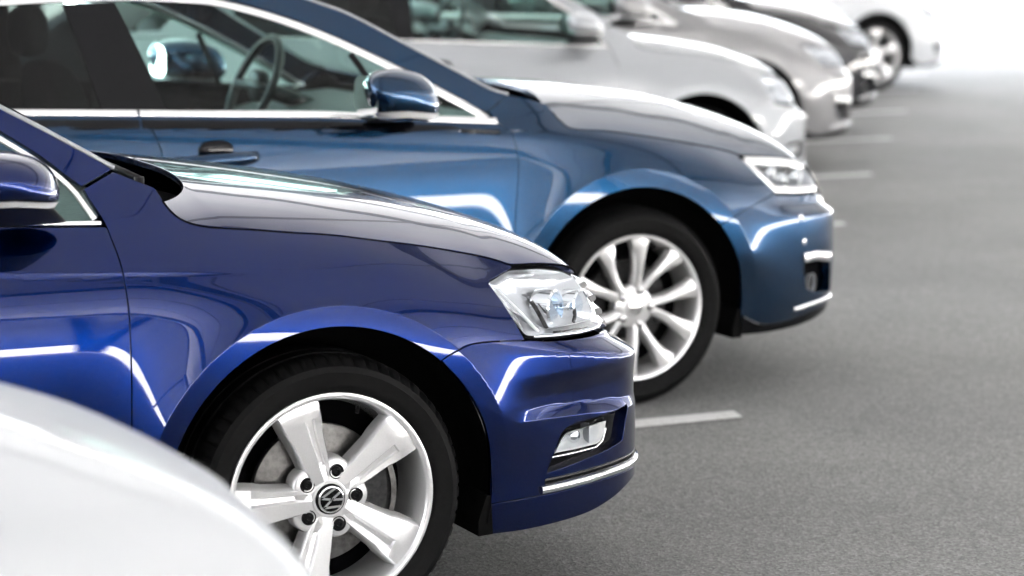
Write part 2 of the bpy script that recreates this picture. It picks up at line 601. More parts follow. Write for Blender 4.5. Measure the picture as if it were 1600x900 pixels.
def inset(p, d):
    """closed CCW polygon moved inwards by d"""
    a = p - np.roll(p, 1, 0); b = np.roll(p, -1, 0) - p
    a /= np.maximum(np.hypot(a[:, 0], a[:, 1]), 1e-9)[:, None]; b /= np.maximum(np.hypot(b[:, 0], b[:, 1]), 1e-9)[:, None]
    na = np.stack([-a[:, 1], a[:, 0]], 1); nb = np.stack([-b[:, 1], b[:, 0]], 1)
    m = na + nb
    k = np.maximum((m * na).sum(1), .35)
    return p + m / k[:, None] * d


def inside(poly, q):
    x, y = q[:, 0], q[:, 1]
    px, py = poly[:, 0], poly[:, 1]
    r = np.zeros(len(q), bool)
    j = len(poly) - 1
    for i in range(len(poly)):
        c = ((py[i] > y) != (py[j] > y))
        den = (py[j] - py[i]) if abs(py[j] - py[i]) > 1e-15 else 1e-15
        c &= x < (px[j] - px[i]) * (y - py[i]) / den + px[i]
        r ^= c
        j = i
    return r


def near_dist(q, b):
    d = np.full(len(q), 9.)
    for k in range(0, len(b), 200):
        d = np.minimum(d, np.sqrt(((q[:, None] - b[None, k:k + 200]) ** 2).sum(-1)).min(1))
    return d


def panel(name, body, poly, mat, parent, h=.009, gap=.0022, holes=(), feats=(), extra=0., depth=.012, hole_depth=None, lip=True):
    """a trimmed piece of the body surface with rounded, turned-in edges"""
    p = np.asarray(poly, float)
    if area2(p) < 0:
        p = p[::-1]
    p = resample(p, h, True)
    keep = np.hypot(*(p - np.roll(p, 1, 0)).T) > h * .12
    p = p[keep]
    p = inset(p, gap)
    rings = [p]
    for hp in holes:
        hp = np.asarray(hp, float)
        if area2(hp) > 0:
            hp = hp[::-1]
        rings.append(resample(hp, h, True))
    bpts = np.vstack(rings)
    lo, hi = p.min(0), p.max(0)
    gx, gz = np.meshgrid(np.arange(lo[0], hi[0], h), np.arange(lo[1], hi[1], h), indexing='ij')
    g = np.stack([gx.ravel(), gz.ravel()], 1)
    if len(feats):
        fl = []
        for ft in feats:
            c = resample(np.asarray(ft, float), h)
            t = np.gradient(c, axis=0); t /= np.hypot(t[:, 0], t[:, 1])[:, None]
            nn = np.stack([-t[:, 1], t[:, 0]], 1)
            for w in (-.006, -.002, .002, .006):
                fl.append(c + nn * w)
        fl = np.vstack(fl)
        g = g[near_dist(g, fl) > .008]
        g = np.vstack([g, fl])
    ok = inside(p, g)
    for r in rings[1:]:
        ok &= ~inside(r, g)
    g = g[ok]
    g = g[near_dist(g, bpts) > h * .45]
    pts = np.vstack([bpts, g])
    edges = []; k = 0
    for r in rings:
        n = len(r)
        edges += [(k + i, k + (i + 1) % n) for i in range(n)]
        k += n
    res = delaunay_2d_cdt([Vector((float(a), float(b))) for a, b in pts], edges, [], 0, 1e-7)
    v2 = np.array([(v[0], v[1]) for v in res[0]]); tri = np.array([f for f in res[2] if len(f) == 3])
    c = v2[tri].mean(1)
    ok = inside(p, c)
    for r in rings[1:]:
        ok &= ~inside(r, c)
    tri = tri[ok]
    t = v2[tri]
    cr = (t[:, 1, 0]-t[:, 0, 0])*(t[:, 2, 1]-t[:, 0, 1])-(t[:, 1, 1]-t[:, 0, 1])*(t[:, 2, 0]-t[:, 0, 0])
    tri = tri[np.abs(cr) > 1e-9]
    cr = cr[np.abs(cr) > 1e-9]
    tri[cr < 0] = tri[cr < 0][:, ::-1]
    V = body.P(v2[:, 0], v2[:, 1], extra); N = body.N(v2[:, 0], v2[:, 1])
    F = [tuple(x) for x in tri]
    V = list(V); NN = list(N)
    if lip:
        for ri, r in enumerate(rings):
            n = len(r)
            P0 = body.P(r[:, 0], r[:, 1], extra); n0 = body.N(r[:, 0], r[:, 1])
            # tangent along the ring, outward direction in the surface
            tg = np.roll(P0, -1, 0) - np.roll(P0, 1, 0)
            tg /= np.maximum(np.linalg.norm(tg, axis=1), 1e-9)[:, None]
            ow = np.cross(tg, n0)
            dp = depth if ri == 0 or hole_depth is None else hole_depth
            levels = [(0, 0, 0.), (.0006, .0002, .35), (.0013, .0012, 1.), (.0014, dp, 1.)]
            base = len(V)
            for o_, d_, w_ in levels:
                V += list(P0 + ow * o_ - n0 * d_)
                q = n0 * (1 - w_) + ow * w_
                NN += list(q / np.linalg.norm(q, axis=1)[:, None])
            for L in range(len(levels) - 1):
                for i in range(n):
                    a = base + L * n + i; b = base + L * n + (i + 1) % n
                    F.append((b, a, a + n, b + n))
    return mesh_obj(name, V, F, mat, parent, normals=NN)


def strip(name, body, line, width, height, mat, parent, h=.012, n=7, taper=False, extra=0.):
    """raised moulding lying on the body along a line"""
    c = resample(np.asarray(line, float), h)
    P0 = body.P(c[:, 0], c[:, 1], extra); n0 = body.N(c[:, 0], c[:, 1])
    tg = np.gradient(P0, axis=0); tg /= np.linalg.norm(tg, axis=1)[:, None]
    b = np.cross(n0, tg)
    w = np.broadcast_to(np.asarray(width, float), (len(c),)) if np.ndim(width) == 0 else np.interp(np.linspace(0, 1, len(c)), np.linspace(0, 1, len(width)), width)
    hh = np.full(len(c), height)
    if taper:
        hh[0] = hh[-1] = .0004
    ph = np.linspace(0, np.pi, n)
    sx = np.sign(np.cos(ph)) * np.abs(np.cos(ph)) ** .6; sz = np.sin(ph) ** .6
    G = P0[:, None] + b[:, None] * (sx[None, :, None] * w[:, None, None] / 2) + n0[:, None] * (sz[None, :, None] * hh[:, None, None] - .002)
    m = MB(); m.grid(G, flip=True)
    k = 0; L = len(c) - 1
    m.f.append(tuple(k + i for i in range(n))); m.f.append(tuple(L * n + n - 1 - i for i in range(n)))
    return m.obj(name, mat, parent, auto=50)


def copy_tree(o, parent=None, paint_from=None, paint_to=None):
    c = o.copy()
    COL.objects.link(c)
    c.parent = parent
    if paint_to is not None and c.type == 'MESH' and c.data.materials and c.data.materials[0] == paint_from:
        c.material_slots[0].link = 'OBJECT'
        c.material_slots[0].material = paint_to
    for ch in list(o.children):
        copy_tree(ch, c, paint_from, paint_to)
    return c


# ---------------------------------------------------------------- wheels
def arc(cx, cz, r, a0, a1, n=40):
    a = np.radians(np.linspace(a0, a1, n))
    return np.stack([cx + r * np.cos(a), cz + r * np.sin(a)], 1)


def make_tyre(parent, ro, ri, width, n_notch=64, fine=True):
    sec = [(ri - .004, .016), (ri + .004, .004), (ri + .010, -.001), (ri + (ro - ri) * .30, -.0065), (ri + (ro - ri) * .55, -.0065),
           (ri + (ro - ri) * .58, -.0075), (ri + (ro - ri) * .62, -.0060), (ri + (ro - ri) * .74, -.001), (ro - .015, .010), (ro - .007, .021), (ro - .0025, .034), (ro - .001, .050),
           (ro - .001, .060), (ro - .009, .061), (ro - .009, .069), (ro, .070), (ro, width / 2 - .005), (ro - .009, width / 2 - .004), (ro - .009, width / 2 + .004), (ro, width / 2 + .005),
           (ro, width - .060), (ro - .002, width - .035), (ro - .012, width - .012), (ri + (ro - ri) * .5, width + .005), (ri, width - .01)]
    sec = np.array(sec)
    per = 5 if fine else 1
    n = n_notch * per if fine else 72
    th = np.linspace(0, 2 * np.pi, n, endpoint=False)
    P = np.zeros((n, len(sec), 3))
    rng = random.Random(3)
    for i in range(n):
        s = sec.copy()
        if fine and i % per == 0:
            s[8:12, 0] -= .0045
            s[8:10, 1] += .003
        P[i, :, 0] = s[:, 0] * math.cos(th[i]); P[i, :, 1] = s[:, 1]; P[i, :, 2] = s[:, 0] * math.sin(th[i])
    return MB().grid(P, close_u=True).obj('tyre', M['tyre'], parent, auto=32)


def polar(r, ang, y):
    """ang clockwise from the top as seen from outside (outside looks along +Y)"""
    a = math.radians(ang)
    return (r * math.sin(a), y, r * math.cos(a))


def spoke_mesh(stations, ang):
    """stations: (r, half width left, half width right, list of (t across -1..1, y))"""
    G = []
    for r, prof in stations:
        row = []
        for w, y in prof:
            # w is the sideways distance from the spoke axis
            a = math.radians(ang)
            row.append((r * math.sin(a) + w * math.cos(a), y, r * math.cos(a) - w * math.sin(a)))
        G.append(row)
    return np.array(G)


def wheel_a(loc, parent, fine=True):
    w = empty('wheel', loc, parent)
    ro, ri = .3225, .2435
    make_tyre(w, ro, ri - .004, .235, fine=fine)
    n = 160 if fine else 64
    MB().lathe([(ri - .006, .018), (ri - .001, .004), (ri - .0015, .0005), (ri - .004, -.001), (ri - .010, -.0005), (ri - .014, .002), (ri - .017, .010), (ri - .022, .028),
                (ri - .028, .060), (ri - .032, .10), (ri - .034, .20)], n).obj('rim', M['alloy'], w, auto=40)
    MB().lathe([(.212, .13), (.02, .135)], 48).obj('backing', M['shell'], w)
    MB().lathe([(.075, .085), (.155, .085), (.158, .087), (.158, .105), (.07, .105)], n).obj('brake_disc', M['disc'], w, auto=40)
    MB().lathe([(.001, .062), (.055, .062), (.073, .066), (.076, .090)], 48).obj('disc_hub', M['iron'], w, auto=40)
    # caliper on the forward side
    ca = MB()
    for r0, r1, y0, y1 in ((.095, .168, .045, .125), ):
        th = np.radians(np.linspace(-28, 40, 14))
        P = []
        for t in th:
            P.append([(r0 * math.cos(t), y0 + .01, r0 * math.sin(t)), (r0 * math.cos(t), y0, r0 * math.sin(t)), ((r1 - .02) * math.cos(t), y0, (r1 - .02) * math.sin(t)),
                      (r1 * math.cos(t), y0 + .012, r1 * math.sin(t)), (r1 * math.cos(t), y1, r1 * math.sin(t)), (r0 * math.cos(t), y1, r0 * math.sin(t))])
        ca.grid(P, close_v=True)
        k = len(P) - 1
        ca.f.append(tuple(range(6))); ca.f.append(tuple(k * 6 + 5 - i for i in range(6)))
    ca.obj('caliper', M['iron'], w, auto=30)
    MB().lathe([(.158, .043), (.172, .046), (.172, .06)], 16, -.45, .62).obj('caliper_bridge', M['disc'], w, auto=40)
    # five broad spokes, each with a long off-centre recess
    for k in range(5):
        ang = -20 + 72 * k
        st = []
        for r, hw, y in ((.030, .0215, .020), (.050, .026, .018), (.070, .0285, .0165), (.090, .031, .015), (.110, .0335, .0135), (.130, .036, .012), (.150, .0385, .0105), (.168, .044, .009), (.186, .0470, .0075), (.1885, .0475, .0072), (.204, .0495, .006), (.216, .0515, .006), (.2275, .0535, .008)):
            d = .0085 * float(sstep(.045, .075, np.float64(r))) * (1.0 if r < .187 else 0.0)
            g0, g1 = .14 * hw, .50 * hw
            st.append((r, [(-hw - .008, y + .040), (-hw - .004, y + .016), (-hw, y + .004), (-hw + .003, y + .0005), (-.02 * hw, y - .0015), (g0 - .002, y - .0015), (g0 + .003, y - .001 + d), (g1, y + .0006 + d), (g1 + .0035, y + .001 + d * .25),
                           (hw - .003, y + .0022), (hw, y + .006), (hw + .004, y + .018), (hw + .008, y + .040)]))
        MB().grid(spoke_mesh(st, ang), flip=True).obj('spoke', M['alloy'], w, auto=38)
    # hub with five bolts between the spokes
    hubp = []
    for i in range(100):
        a = math.radians(i * 3.6)
        # lobes reach out between the spokes to carry the bolts
        lob = .5 + .5 * math.cos(5 * (a - math.radians(16)))
        r2 = .080 + .012 * lob
        hubp.append([(r * math.sin(a), y, r * math.cos(a)) for r, y in ((.0, .016), (.040, .016), (.044, .0195), (r2 - .006, .0205), (r2, .024), (r2 + .004, .034), (r2 + .006, .060))])
    MB().grid(hubp, close_u=True, flip=True).obj('hub', M['alloy'], w, auto=40)
    for k in range(5):
        c = polar(.0625, 16 + 72 * k, .0)
        b = MB().lathe([(.0172, .0215), (.0172, .0188), (.0160, .0182), (.0150, .0192), (.0140, .0200), (.0118, .0200), (.0112, .0176), (.0100, .0168), (.0058, .0166), (.0050, .0195), (.0001, .0198)], 24, center=(c[0], 0, c[2]))
        b.obj('wheel_bolt', M['bolt'], w, auto=35)
    MB().lathe([(.0001, .0085), (.022, .0088), (.0315, .0098), (.0345, .0125), (.0355, .019)], 48).obj('hub_cap', M['gloss'], w, auto=50)
    # round badge: ring with the interlocked strokes, turned with the wheel
    em = MB()
    em.lathe([(.0262, .0088), (.0268, .0072), (.0288, .0070), (.0308, .0082), (.0310, .0100)], 64)
    rot = math.radians(73)                     # the letters' top points to the right and a little up
    ca_, sa_ = math.cos(rot), math.sin(rot)

    def bar(p, q, wd=.0048):
        p = np.array(p); q = np.array(q); t = (q - p) / np.hypot(*(q - p)); nn = np.array([-t[1], t[0]]) * wd / 2
        pts = [p - nn, q - nn, q + nn, p + nn]
        v = []
        for y in (.0090, .0070):
            for x_, z_ in pts:
                v.append((x_ * ca_ + z_ * sa_, y, -x_ * sa_ + z_ * ca_))
        v = [(x_ * 1.06, y_, z_ * 1.06) for x_, y_, z_ in v]
        em.add(v, [(4, 5, 6, 7), (0, 1, 5, 4), (1, 2, 6, 5), (2, 3, 7, 6), (3, 0, 4, 7)])
    V = .001
    bar((-.0085, .0240), (-.0012, .0035)); bar((.0085, .0240), (.0012, .0035)); bar((-.0026, .0036), (.0026, .0036), .0030)
    bar((-.0205, .0150), (-.0105, -.0228)); bar((.0205, .0150), (.0105, -.0228))
    bar((-.0118, -.0222), (-.0012, -.0015)); bar((.0118, -.0222), (.0012, -.0015)); bar((-.0026, -.0018), (.0026, -.0018), .0030)
    em.obj('emblem', M['chrome'], w, auto=40)
    v = MB().tube([polar(.214, 20, .03), polar(.200, 20, .022)], .0045, 10)
    v.obj('valve', M['bolt'], w)
    return w


def wheel_b(loc, parent, fine=True, ro=.330, ri=.2435, spokes=10):
    w = empty('wheel', loc, parent)
    make_tyre(w, ro, ri - .004, .225, fine=False)
    n = 96 if fine else 40
    MB().lathe([(ri - .006, .018), (ri - .001, .004), (ri - .003, -.001), (ri - .011, -.0005), (ri - .014, .002), (ri - .018, .012), (ri - .024, .034), (ri - .030, .075), (ri - .034, .20)], n).obj('rim', M['alloy'], w, auto=40)
    MB().lathe([(.212, .13), (.02, .135)], 40).obj('backing', M['shell'], w)
    MB().lathe([(.075, .085), (.150, .085), (.150, .105), (.07, .105)], 48).obj('brake_disc', M['iron'], w, auto=40)
    if fine:
        for k in range(5):
            MB().lathe([(.0001, .060), (.016, .062), (.018, .085)], 14, center=polar(.13, 40 + 72 * k, 0)).obj('disc_bolt', M['disc'], w, auto=40)
    for k in range(spokes):
        pair = k % 2
        base = 72 * (k // 2) + 21
        if spokes == 10:
            a_in, a_out = (base - 11, base - 17) if pair == 0 else (base + 11, base + 22)
        else:
            a_in = a_out = 360 / spokes * k
        st = []
        G = []
        wo = 1.18 if spokes == 10 else 1.9
        for r, hw, y in ((.035, .013, .026), (.060, .0125, .022), (.085, .0115, .018), (.115, .0110, .013), (.150, .0130, .009), (.180, .0175, .006), (.205, .0230, .004), (.2285, .0290, .006)):
            hw *= wo
            t = (r - .035) / .2
            ang = a_in + (a_out - a_in) * float(sstep(0, 1, np.float64(t)))
            tw = (.007 if pair == 0 else -.007) * math.sin(math.pi * min(1, t * 1.05)) if spokes == 10 else 0
            prof = [(-hw - .004, y + .035), (-hw, y + .006 + tw * .4), (-hw * .3, y - .002 + tw * .2), (hw * .35, y - .002 - tw * .2), (hw, y + .006 - tw * .4), (hw + .004, y + .035)]
            a = math.radians(ang)
            G.append([(r * math.sin(a) + q * math.cos(a), yy, r * math.cos(a) - q * math.sin(a)) for q, yy in prof])
        MB().grid(G, flip=True).obj('spoke', M['alloy'], w, auto=45)
    MB().lathe([(.0001, .012), (.026, .012), (.031, .015), (.034, .019), (.062, .022), (.072, .030), (.074, .06)], 48).obj('hub', M['alloy'], w, auto=40)
    for k in range(5):
        MB().lathe([(.0001, .004), (.008, .005), (.0135, .010), (.0135, .024)], 14, center=polar(.058, 18 + 72 * k, 0)).obj('wheel_bolt', M['steelbolt'], w, auto=40)
    MB().lathe([(.0001, .0075), (.018, .0085), (.024, .012)], 24).obj('hub_cap', M['satin'], w, auto=40)
    return w


# ---------------------------------------------------------------- car
def superell(center, half, ex=.75, n=28, m=18, shape=None, clip=None):
    u = np.linspace(0, 2 * np.pi, n, endpoint=False); v = np.linspace(-np.pi / 2, np.pi / 2, m)
    sg = lambda x, e: np.sign(x) * np.abs(x) ** e
    P = np.zeros((m, n, 3))
    for i, b in enumerate(v):
        P[i, :, 0] = half[0] * sg(np.cos(b), ex) * sg(np.cos(u), ex)
        P[i, :, 1] = half[1] * sg(np.cos(b), ex) * sg(np.sin(u), ex)
        P[i, :, 2] = half[2] * sg(np.sin(b), ex)
    if shape:
        P = shape(P)
    return P + np.asarray(center, float)


def interp3(a, t):
    a = np.asarray(a, float)
    d = np.r_[0, np.cumsum(np.linalg.norm(np.diff(a, axis=0), axis=1))]; d /= d[-1]
    return np.stack([np.interp(t, d, a[:, i]) for i in range(3)], -1)


class Bonnet:
    """bonnet as a height sheet z(x, y), symmetric about the car's middle"""
    def __init__(self, E, center, yc, ed, x_bend):
        self.yc = yc; self.ed = ed
        cx = np.array(center)
        i = np.where(E[:, 0] > x_bend)[0]
        e = E[i[0]:]
        k = np.r_[True, np.diff(np.maximum.accumulate(e[:, 0])) > 1e-4]
        e = e[k]
        xs = np.linspace(-.55, e[-1, 0] - .0005, 500)
        ye = np.interp(xs, e[:, 0], e[:, 1]); ze = np.interp(xs, e[:, 0], e[:, 2])
        m = xs < e[0, 0]
        ye[m] = e[0, 1] + (xs[m] - e[0, 0]) * .02
        ze[m] = e[0, 2] + (xs[m] - e[0, 0]) * -.10
        w = np.exp(-np.linspace(-2, 2, 31) ** 2); w /= w.sum()
        sm = lambda q: np.convolve(np.pad(q, 15, mode='reflect', reflect_type='odd'), w, 'valid')
        self.xs = xs; self.ye = np.minimum(sm(ye), yc - .02); self.ze = sm(ze)
        self.zc = pchip(cx[:, 0], cx[:, 1], xs)
        t = np.linspace(0, 1, 400)
        self.t = t; self.g = 3*t*(1-t)**2*.20 + 3*t*t*(1-t)*.55 + t**3

    def P(self, x, y, extra=0.):
        x = np.asarray(x, float); y = np.asarray(y, float)
        yy = np.minimum(y, 2 * self.yc - y)
        ye = np.interp(x, self.xs, self.ye); ze = np.interp(x, self.xs, self.ze); zc = np.interp(x, self.xs, self.zc)
        v = (yy - ye) / (self.yc - ye)
        t = np.where(v < 0, v / .6, np.interp(v, self.g, self.t))
        z1 = ze + (zc - .008 - ze) * self.ed(0)
        z = (1-t)**3*ze + 3*t*(1-t)**2*z1 + (3*t*t*(1-t) + t**3)*zc
        return np.stack([x, y, z + extra], -1)

    def N(self, x, y, e=.002):
        a = self.P(x + e, y) - self.P(x - e, y); b = self.P(x, y + e) - self.P(x, y - e)
        n = np.cross(a, b)
        return n / np.linalg.norm(n, axis=-1)[..., None]


def make_car(kind, T, name, loc, pnt, fine, opts):
    """kind: body surface; T: outline tables; every panel is a part of the returned root"""
    b = kind
    yc = b.c[-1, 1]
    h = .0085 if fine else (.016 if opts.get('mid') else .03)
    root = empty(name, loc)
    near = []                                   # side parts that get a twin on the far side
    wz = b.sp['wheels'][0][1]; ar = opts['arch']
    wx2 = b.sp['wheels'][1][0]
    PT = lambda *a, **k: near.append(panel(*a, **k)) or near[-1]

    hg = smooth_line(T['hood_gap'], 5)
    dg = smooth_line(T['door_gap'], 4)
    hl = round_corners(T['headlight'], .012)
    bg = smooth_line(T['bumper_gap'], 4)
    gapz = T['sill_z']
    # ---- fender
    a_front = math.degrees(math.atan2(bg[0][1] - wz, bg[0][0]))
    a_back = 180 + math.degrees(math.asin((wz - .20) / ar))
    arch_f = arc(0, wz, ar, a_back, a_front, 50)
    hlp = np.array(T['headlight'])
    fen = [dg[0]] + list(dg[1:]) + [(dg[-1][0], .20)] + list(arch_f) + list(bg[1:]) + list(T['fender_front']) + list(hg[::-1]) + list(T['fender_top'])
    flare = arc(0, wz, b.sp['wheels'][0][2], 190, a_front - 4, 40)
    PT('fender', b, fen, pnt, root, h=.0068 if fine else h, feats=[flare] + T.get('fender_feats', []) if fine else [])
    # ---- front door, rear door, sill, rear quarter
    belt = np.array(T['belt'])
    bz = lambda x: np.interp(x, belt[:, 0], belt[:, 1])
    rd = smooth_line(T['door_rear'], 4)
    front_top = [(x, bz(x) - .004) for x in np.linspace(dg_top_x(dg, bz), rd[0][0], 24)]
    dlow = [q for q in dg if q[1] < bz(q[0]) - .004]
    door = list(dlow) + [(dlow[-1][0] - .002, gapz)] + [(rd[-1][0], gapz)] + list(rd[::-1]) + front_top[::-1]
    PT('front_door', b, door, pnt, root, h=h, feats=T.get('door_feats', []) if fine else [])
    xr = wx2 + ar + .02
    rdoor = [(rd[-1][0], gapz), ] + [(xr + .03, gapz)] + list(arc(wx2, wz, ar + .03, 2, 62, 14)) + [(wx2 + .10, .80), (wx2 + .06, bz(wx2 + .06) - .004)] + [(x, bz(x) - .004) for x in np.linspace(wx2 + .07, rd[0][0], 20)] + list(rd)
    PT('rear_door', b, rdoor, pnt, root, h=max(h, .016))
    PT('sill', b, [(-ar - .012, .17), (xr - .012, .17), (xr - .006, gapz - .001), (-ar + .002, gapz - .001)], pnt, root, h=max(h, .016))
    sm = b.smin + .02
    quarter = list(arc(wx2, wz, ar, 60, 178, 30)) + [(wx2 - ar - .005, .30), (sm, .30), (sm, bz(-3.2) - .02)] + [(x, bz(x) - .004) for x in np.linspace(-3.4, wx2 + .05, 20)] + [(wx2 + .10, .80), (wx2 + ar * .55, .70)]
    PT('quarter_panel', b, quarter, pnt, root, h=max(h, .02))
    PT('tail_lamp', b, [(sm + .5, .80), (sm + .95, .80), (sm + .9, .93), (sm + .5, .93)], M['ruby'], root, h=.03, extra=.006)
    # ---- front bumper with openings
    lowz = T['bumper_low']
    bl = smooth_line(lowz, 4)
    arch_b = arc(0, wz, ar, a_front, -7, 26)
    ct = b.smax - .002
    bump = list(arch_b[1:]) + list(bl) + [(ct, bl[-1][1]), (ct, T['bumper_top'][-1][1])] + T['bumper_top'][::-1] + list(bg[::-1])
    holes = [np.array(q) for q in T.get('bumper_holes', [])]
    PT('front_bumper', b, bump, pnt, root, h=.0062 if fine else h, holes=holes, hole_depth=.045, feats=T.get('bumper_feats', []) if fine else [])
    # black lower lip
    vb = smooth_line(T['lip_low'], 4)
    PT('lower_lip', b, list(bl) + [(ct, bl[-1][1]), (ct, vb[-1][1])] + list(vb[::-1]), pnt if opts.get('gloss_lip') else M['gloss'], root, h=max(h, .011))
    for hp in holes:
        hp = np.asarray(hp)
        PT('grille_backing', b, hp, M['shell'], root, h=.03, extra=-.042, gap=-.006, lip=False)
    # ---- dark structure behind the gaps and the wheel housing
    inner = [(x, .24) for x in np.linspace(-3.4, wx2 - ar - .02, 6)] + list(arc(wx2, wz, ar + .012, 190, -10, 24)) + [(x, .24) for x in np.linspace(wx2 + ar + .03, -ar - .03, 12)] + list(arc(0, wz, ar + .012, 190, -10, 24)) + \
        [(.43, .26), (.43, .62), (.41, .76)] + [(p[0], p[1] - .022) for p in hg[::-1] if -.2 < p[0] < .42] + [(-.30, .91), (-.36, .98), (-.43, 1.02)] + [(x, bz(x)) for x in np.linspace(-.5, -3.4, 24)]
    PT('inner_shell', b, inner, M['shell'], root, h=.035, extra=-.013 if fine else -.02, gap=.0, lip=False)
    for wx in (0, wx2):
        w = MB().lathe([(ar + .002, .006), (ar + .012, .035), (ar + .016, .10), (ar + .016, .30), (.02, .31)], 60, R(-14), R(194), center=(wx, 0, wz))
        near.append(w.obj('wheel_liner', M['liner'], root))
    # mud flap in front of the wheel
    fl = MB().add([(x, y, z) for y in (.012, .20) for x, z in ((ar - .010, wz - .03), (ar + .001, wz - .03), (ar + .006, .202), (ar - .030, .20), (ar - .030, .235))],
                  [(0, 1, 2, 3, 4), (9, 8, 7, 6, 5)] + [(i, (i + 1) % 5 + 0, (i + 1) % 5 + 5, i + 5) for i in range(5)])
    near.append(fl.obj('arch_lip', M['liner'], root, smooth=False))
    # ---- glasshouse
    rl = smooth_line(T['rail_up'], 4); rlow = smooth_line(T['rail_low'], 4)
    PT('roof_rail', b, list(rlow) + list(rl[::-1]), pnt, root, h=max(h, .012))
    win = smooth_line(T['win_top'], 4)
    bp = T['b_pillar']                                     # (x_top, x_bottom) of the rear and front window edges
    top_z = lambda x: np.interp(-x, -win[:, 0], win[:, 1])
    xf0 = win[0][0]
    fx_t, fx_b = bp[0]
    fw = [(x, top_z(x)) for x in np.linspace(xf0, fx_t, 30)] + [(fx_b, bz(fx_b) + .008)] + [(x, bz(x) + .008) for x in np.linspace(fx_b, xf0, 20)[1:-1]]
    PT('side_window', b, fw, M['glass'], root, h=max(h, .02), extra=-.006, lip=False, gap=-.004)
    rx_t, rx_b = bp[1]
    pil = [(fx_t, top_z(fx_t)), (rx_t, top_z(rx_t)), (rx_b, bz(rx_b) + .008), (fx_b, bz(fx_b) + .008)]
    PT('door_pillar', b, pil, M['gloss'], root, h=.02, extra=-.002, gap=.0)
    xe_t, xe_b = win[-1][0], wx2 + .25
    rw = [(x, top_z(x)) for x in np.linspace(rx_t, xe_t, 20)] + [(xe_b, bz(xe_b) + .008)] + [(x, bz(x) + .008) for x in np.linspace(xe_b, rx_b, 16)]
    PT('rear_side_window', b, rw, M['darkglass'], root, h=.025, extra=-.006, lip=False, gap=-.004)
    if 'vent_bar' in T:
        near.append(strip('window_bar', b, T['vent_bar'], .022, .004, M['gloss'], root, extra=-.004))
    tw = opts.get('trim_w', .012)
    near.append(strip('window_trim', b, T['trim_up'], T.get('trim_up_w', tw), .006, M['satin'], root))
    if 'belt_band' in T:
        for q0, q1 in ((rd[0][0] + .004, T['trim_front'] - .004), (xe_b, rd[0][0] - .004)):
            near.append(strip('belt_band', b, [(x, bz(x) - .030) for x in np.linspace(q0, q1, 24)], .032, .0045, M['gloss'], root))
    near.append(strip('belt_trim', b, [(x, bz(x) + .002) for x in np.linspace(rd[0][0] + .004, T['trim_front'], 24)], T.get('belt_w', tw), .007, M['satin'], root))
    near.append(strip('belt_trim', b, [(x, bz(x) + .002) for x in np.linspace(xe_b, rd[0][0] - .004, 12)], T.get('belt_w', tw), .007, M['satin'], root))
    near.append(strip('windscreen_trim', b, rl[:30] + np.array([.002, .002]), .010, .006, M['lampgrey'], root))
    # C pillar and tail
    cp = [(xe_t, top_z(xe_t)), (rl[-1][0], rl[-1][1]), (rl[-1][0] - .35, bz(-3.2) + .02), (-3.45, bz(-3.3)), (xe_b, bz(xe_b))]
    PT('rear_pillar', b, cp, pnt, root, h=.03)
    # ---- roof, windscreen, rear screen, boot lid (centre pieces)
    rail = b.P(rl[:, 0], rl[:, 1])
    i0 = T['roof_start']
    xs = rail[:, 0]
    kroof = int(np.argmin(np.abs(xs - i0)))
    ws = interp3(rail[:kroof + 1], np.linspace(0, 1, 24))
    zc = T['ws_rise']

    def span(edge, bow, rise, n=25):
        v = np.linspace(-1, 1, n)
        G = []
        for i, e in enumerate(edge):
            row = []
            for q in v:
                k = 1 - abs(q) ** 2.0
                row.append((e[0] + bow[i] * k, yc + (e[1] - yc) * -q if q < 0 else yc - (yc - e[1]) * q, e[2] + rise[i] * k))
            G.append(row)
        G = np.array(G)
        for j, q in enumerate(v):
            G[:, j, 1] = yc + (yc - edge[:, 1]) * q
        return G
    g = MB().grid(span(ws, np.linspace(.15, .08, 24), np.linspace(-.05, zc * .6, 24)))
    g.obj('windscreen', M['glass'], root)
    roof = rail[kroof:]
    nr = len(roof)
    MB().grid(span(roof, np.interp(np.arange(nr), [0, nr - 1], [.08, -.10]), np.interp(np.arange(nr), [0, nr * .3, nr - 1], [zc * .6, zc, zc]))).obj('roof', pnt, root)
    re = np.array([roof[-1] + (np.array([-.62, -.06, -.38]) * t) for t in np.linspace(0, 1, 10)])
    MB().grid(span(re, np.linspace(-.10, -.16, 10), np.linspace(zc, .02, 10))).obj('rear_screen', M['darkglass'], root)
    bt = np.array([re[-1] + np.array([0.02, -.14, -.02]), re[-1] + np.array([-.30, -.10, -.03]), b.P(b.smin + .75, bz(-3.2) - .03)])
    MB().grid(span(bt, [-.15, -.12, -.12], [.03, .03, .02])).obj('boot_lid', pnt, root)
    # ---- bonnet
    G = b.P(hg[:, 0], hg[:, 1])
    fr = smooth_line(T['hood_front'], 5)                  # (s, z) along the leading edge to the centre
    Fr = b.P(fr[:, 0], fr[:, 1])
    edge = np.vstack([G, Fr[1:]])
    E = interp3(edge, np.linspace(0, 1, 160 if fine else 60))
    hs_ = Bonnet(E, T['hood_center'], yc, T['hood_edge'], T['bend_x'])
    rear = [(x, y) for x, y in T['hood_rear'](E[0])]
    half = rear[::-1] + [(p[0], p[1]) for p in E[:-1]]
    rear_s = smooth_line(rear, 6)
    out_ = [(p[0], p[1]) for p in E[:-1]] + [(E[-1][0], yc)] + [(p[0], 2 * yc - p[1]) for p in E[:-1][::-1]] + [(x, 2 * yc - y) for x, y in rear_s[1:]] + [(x, y) for x, y in rear_s[::-1][1:-1]]
    panel('bonnet', hs_, out_, pnt, root, h=.011 if fine else .03, gap=.0026, depth=.014)
    se = E[3:].copy(); se[:, 2] -= .0022
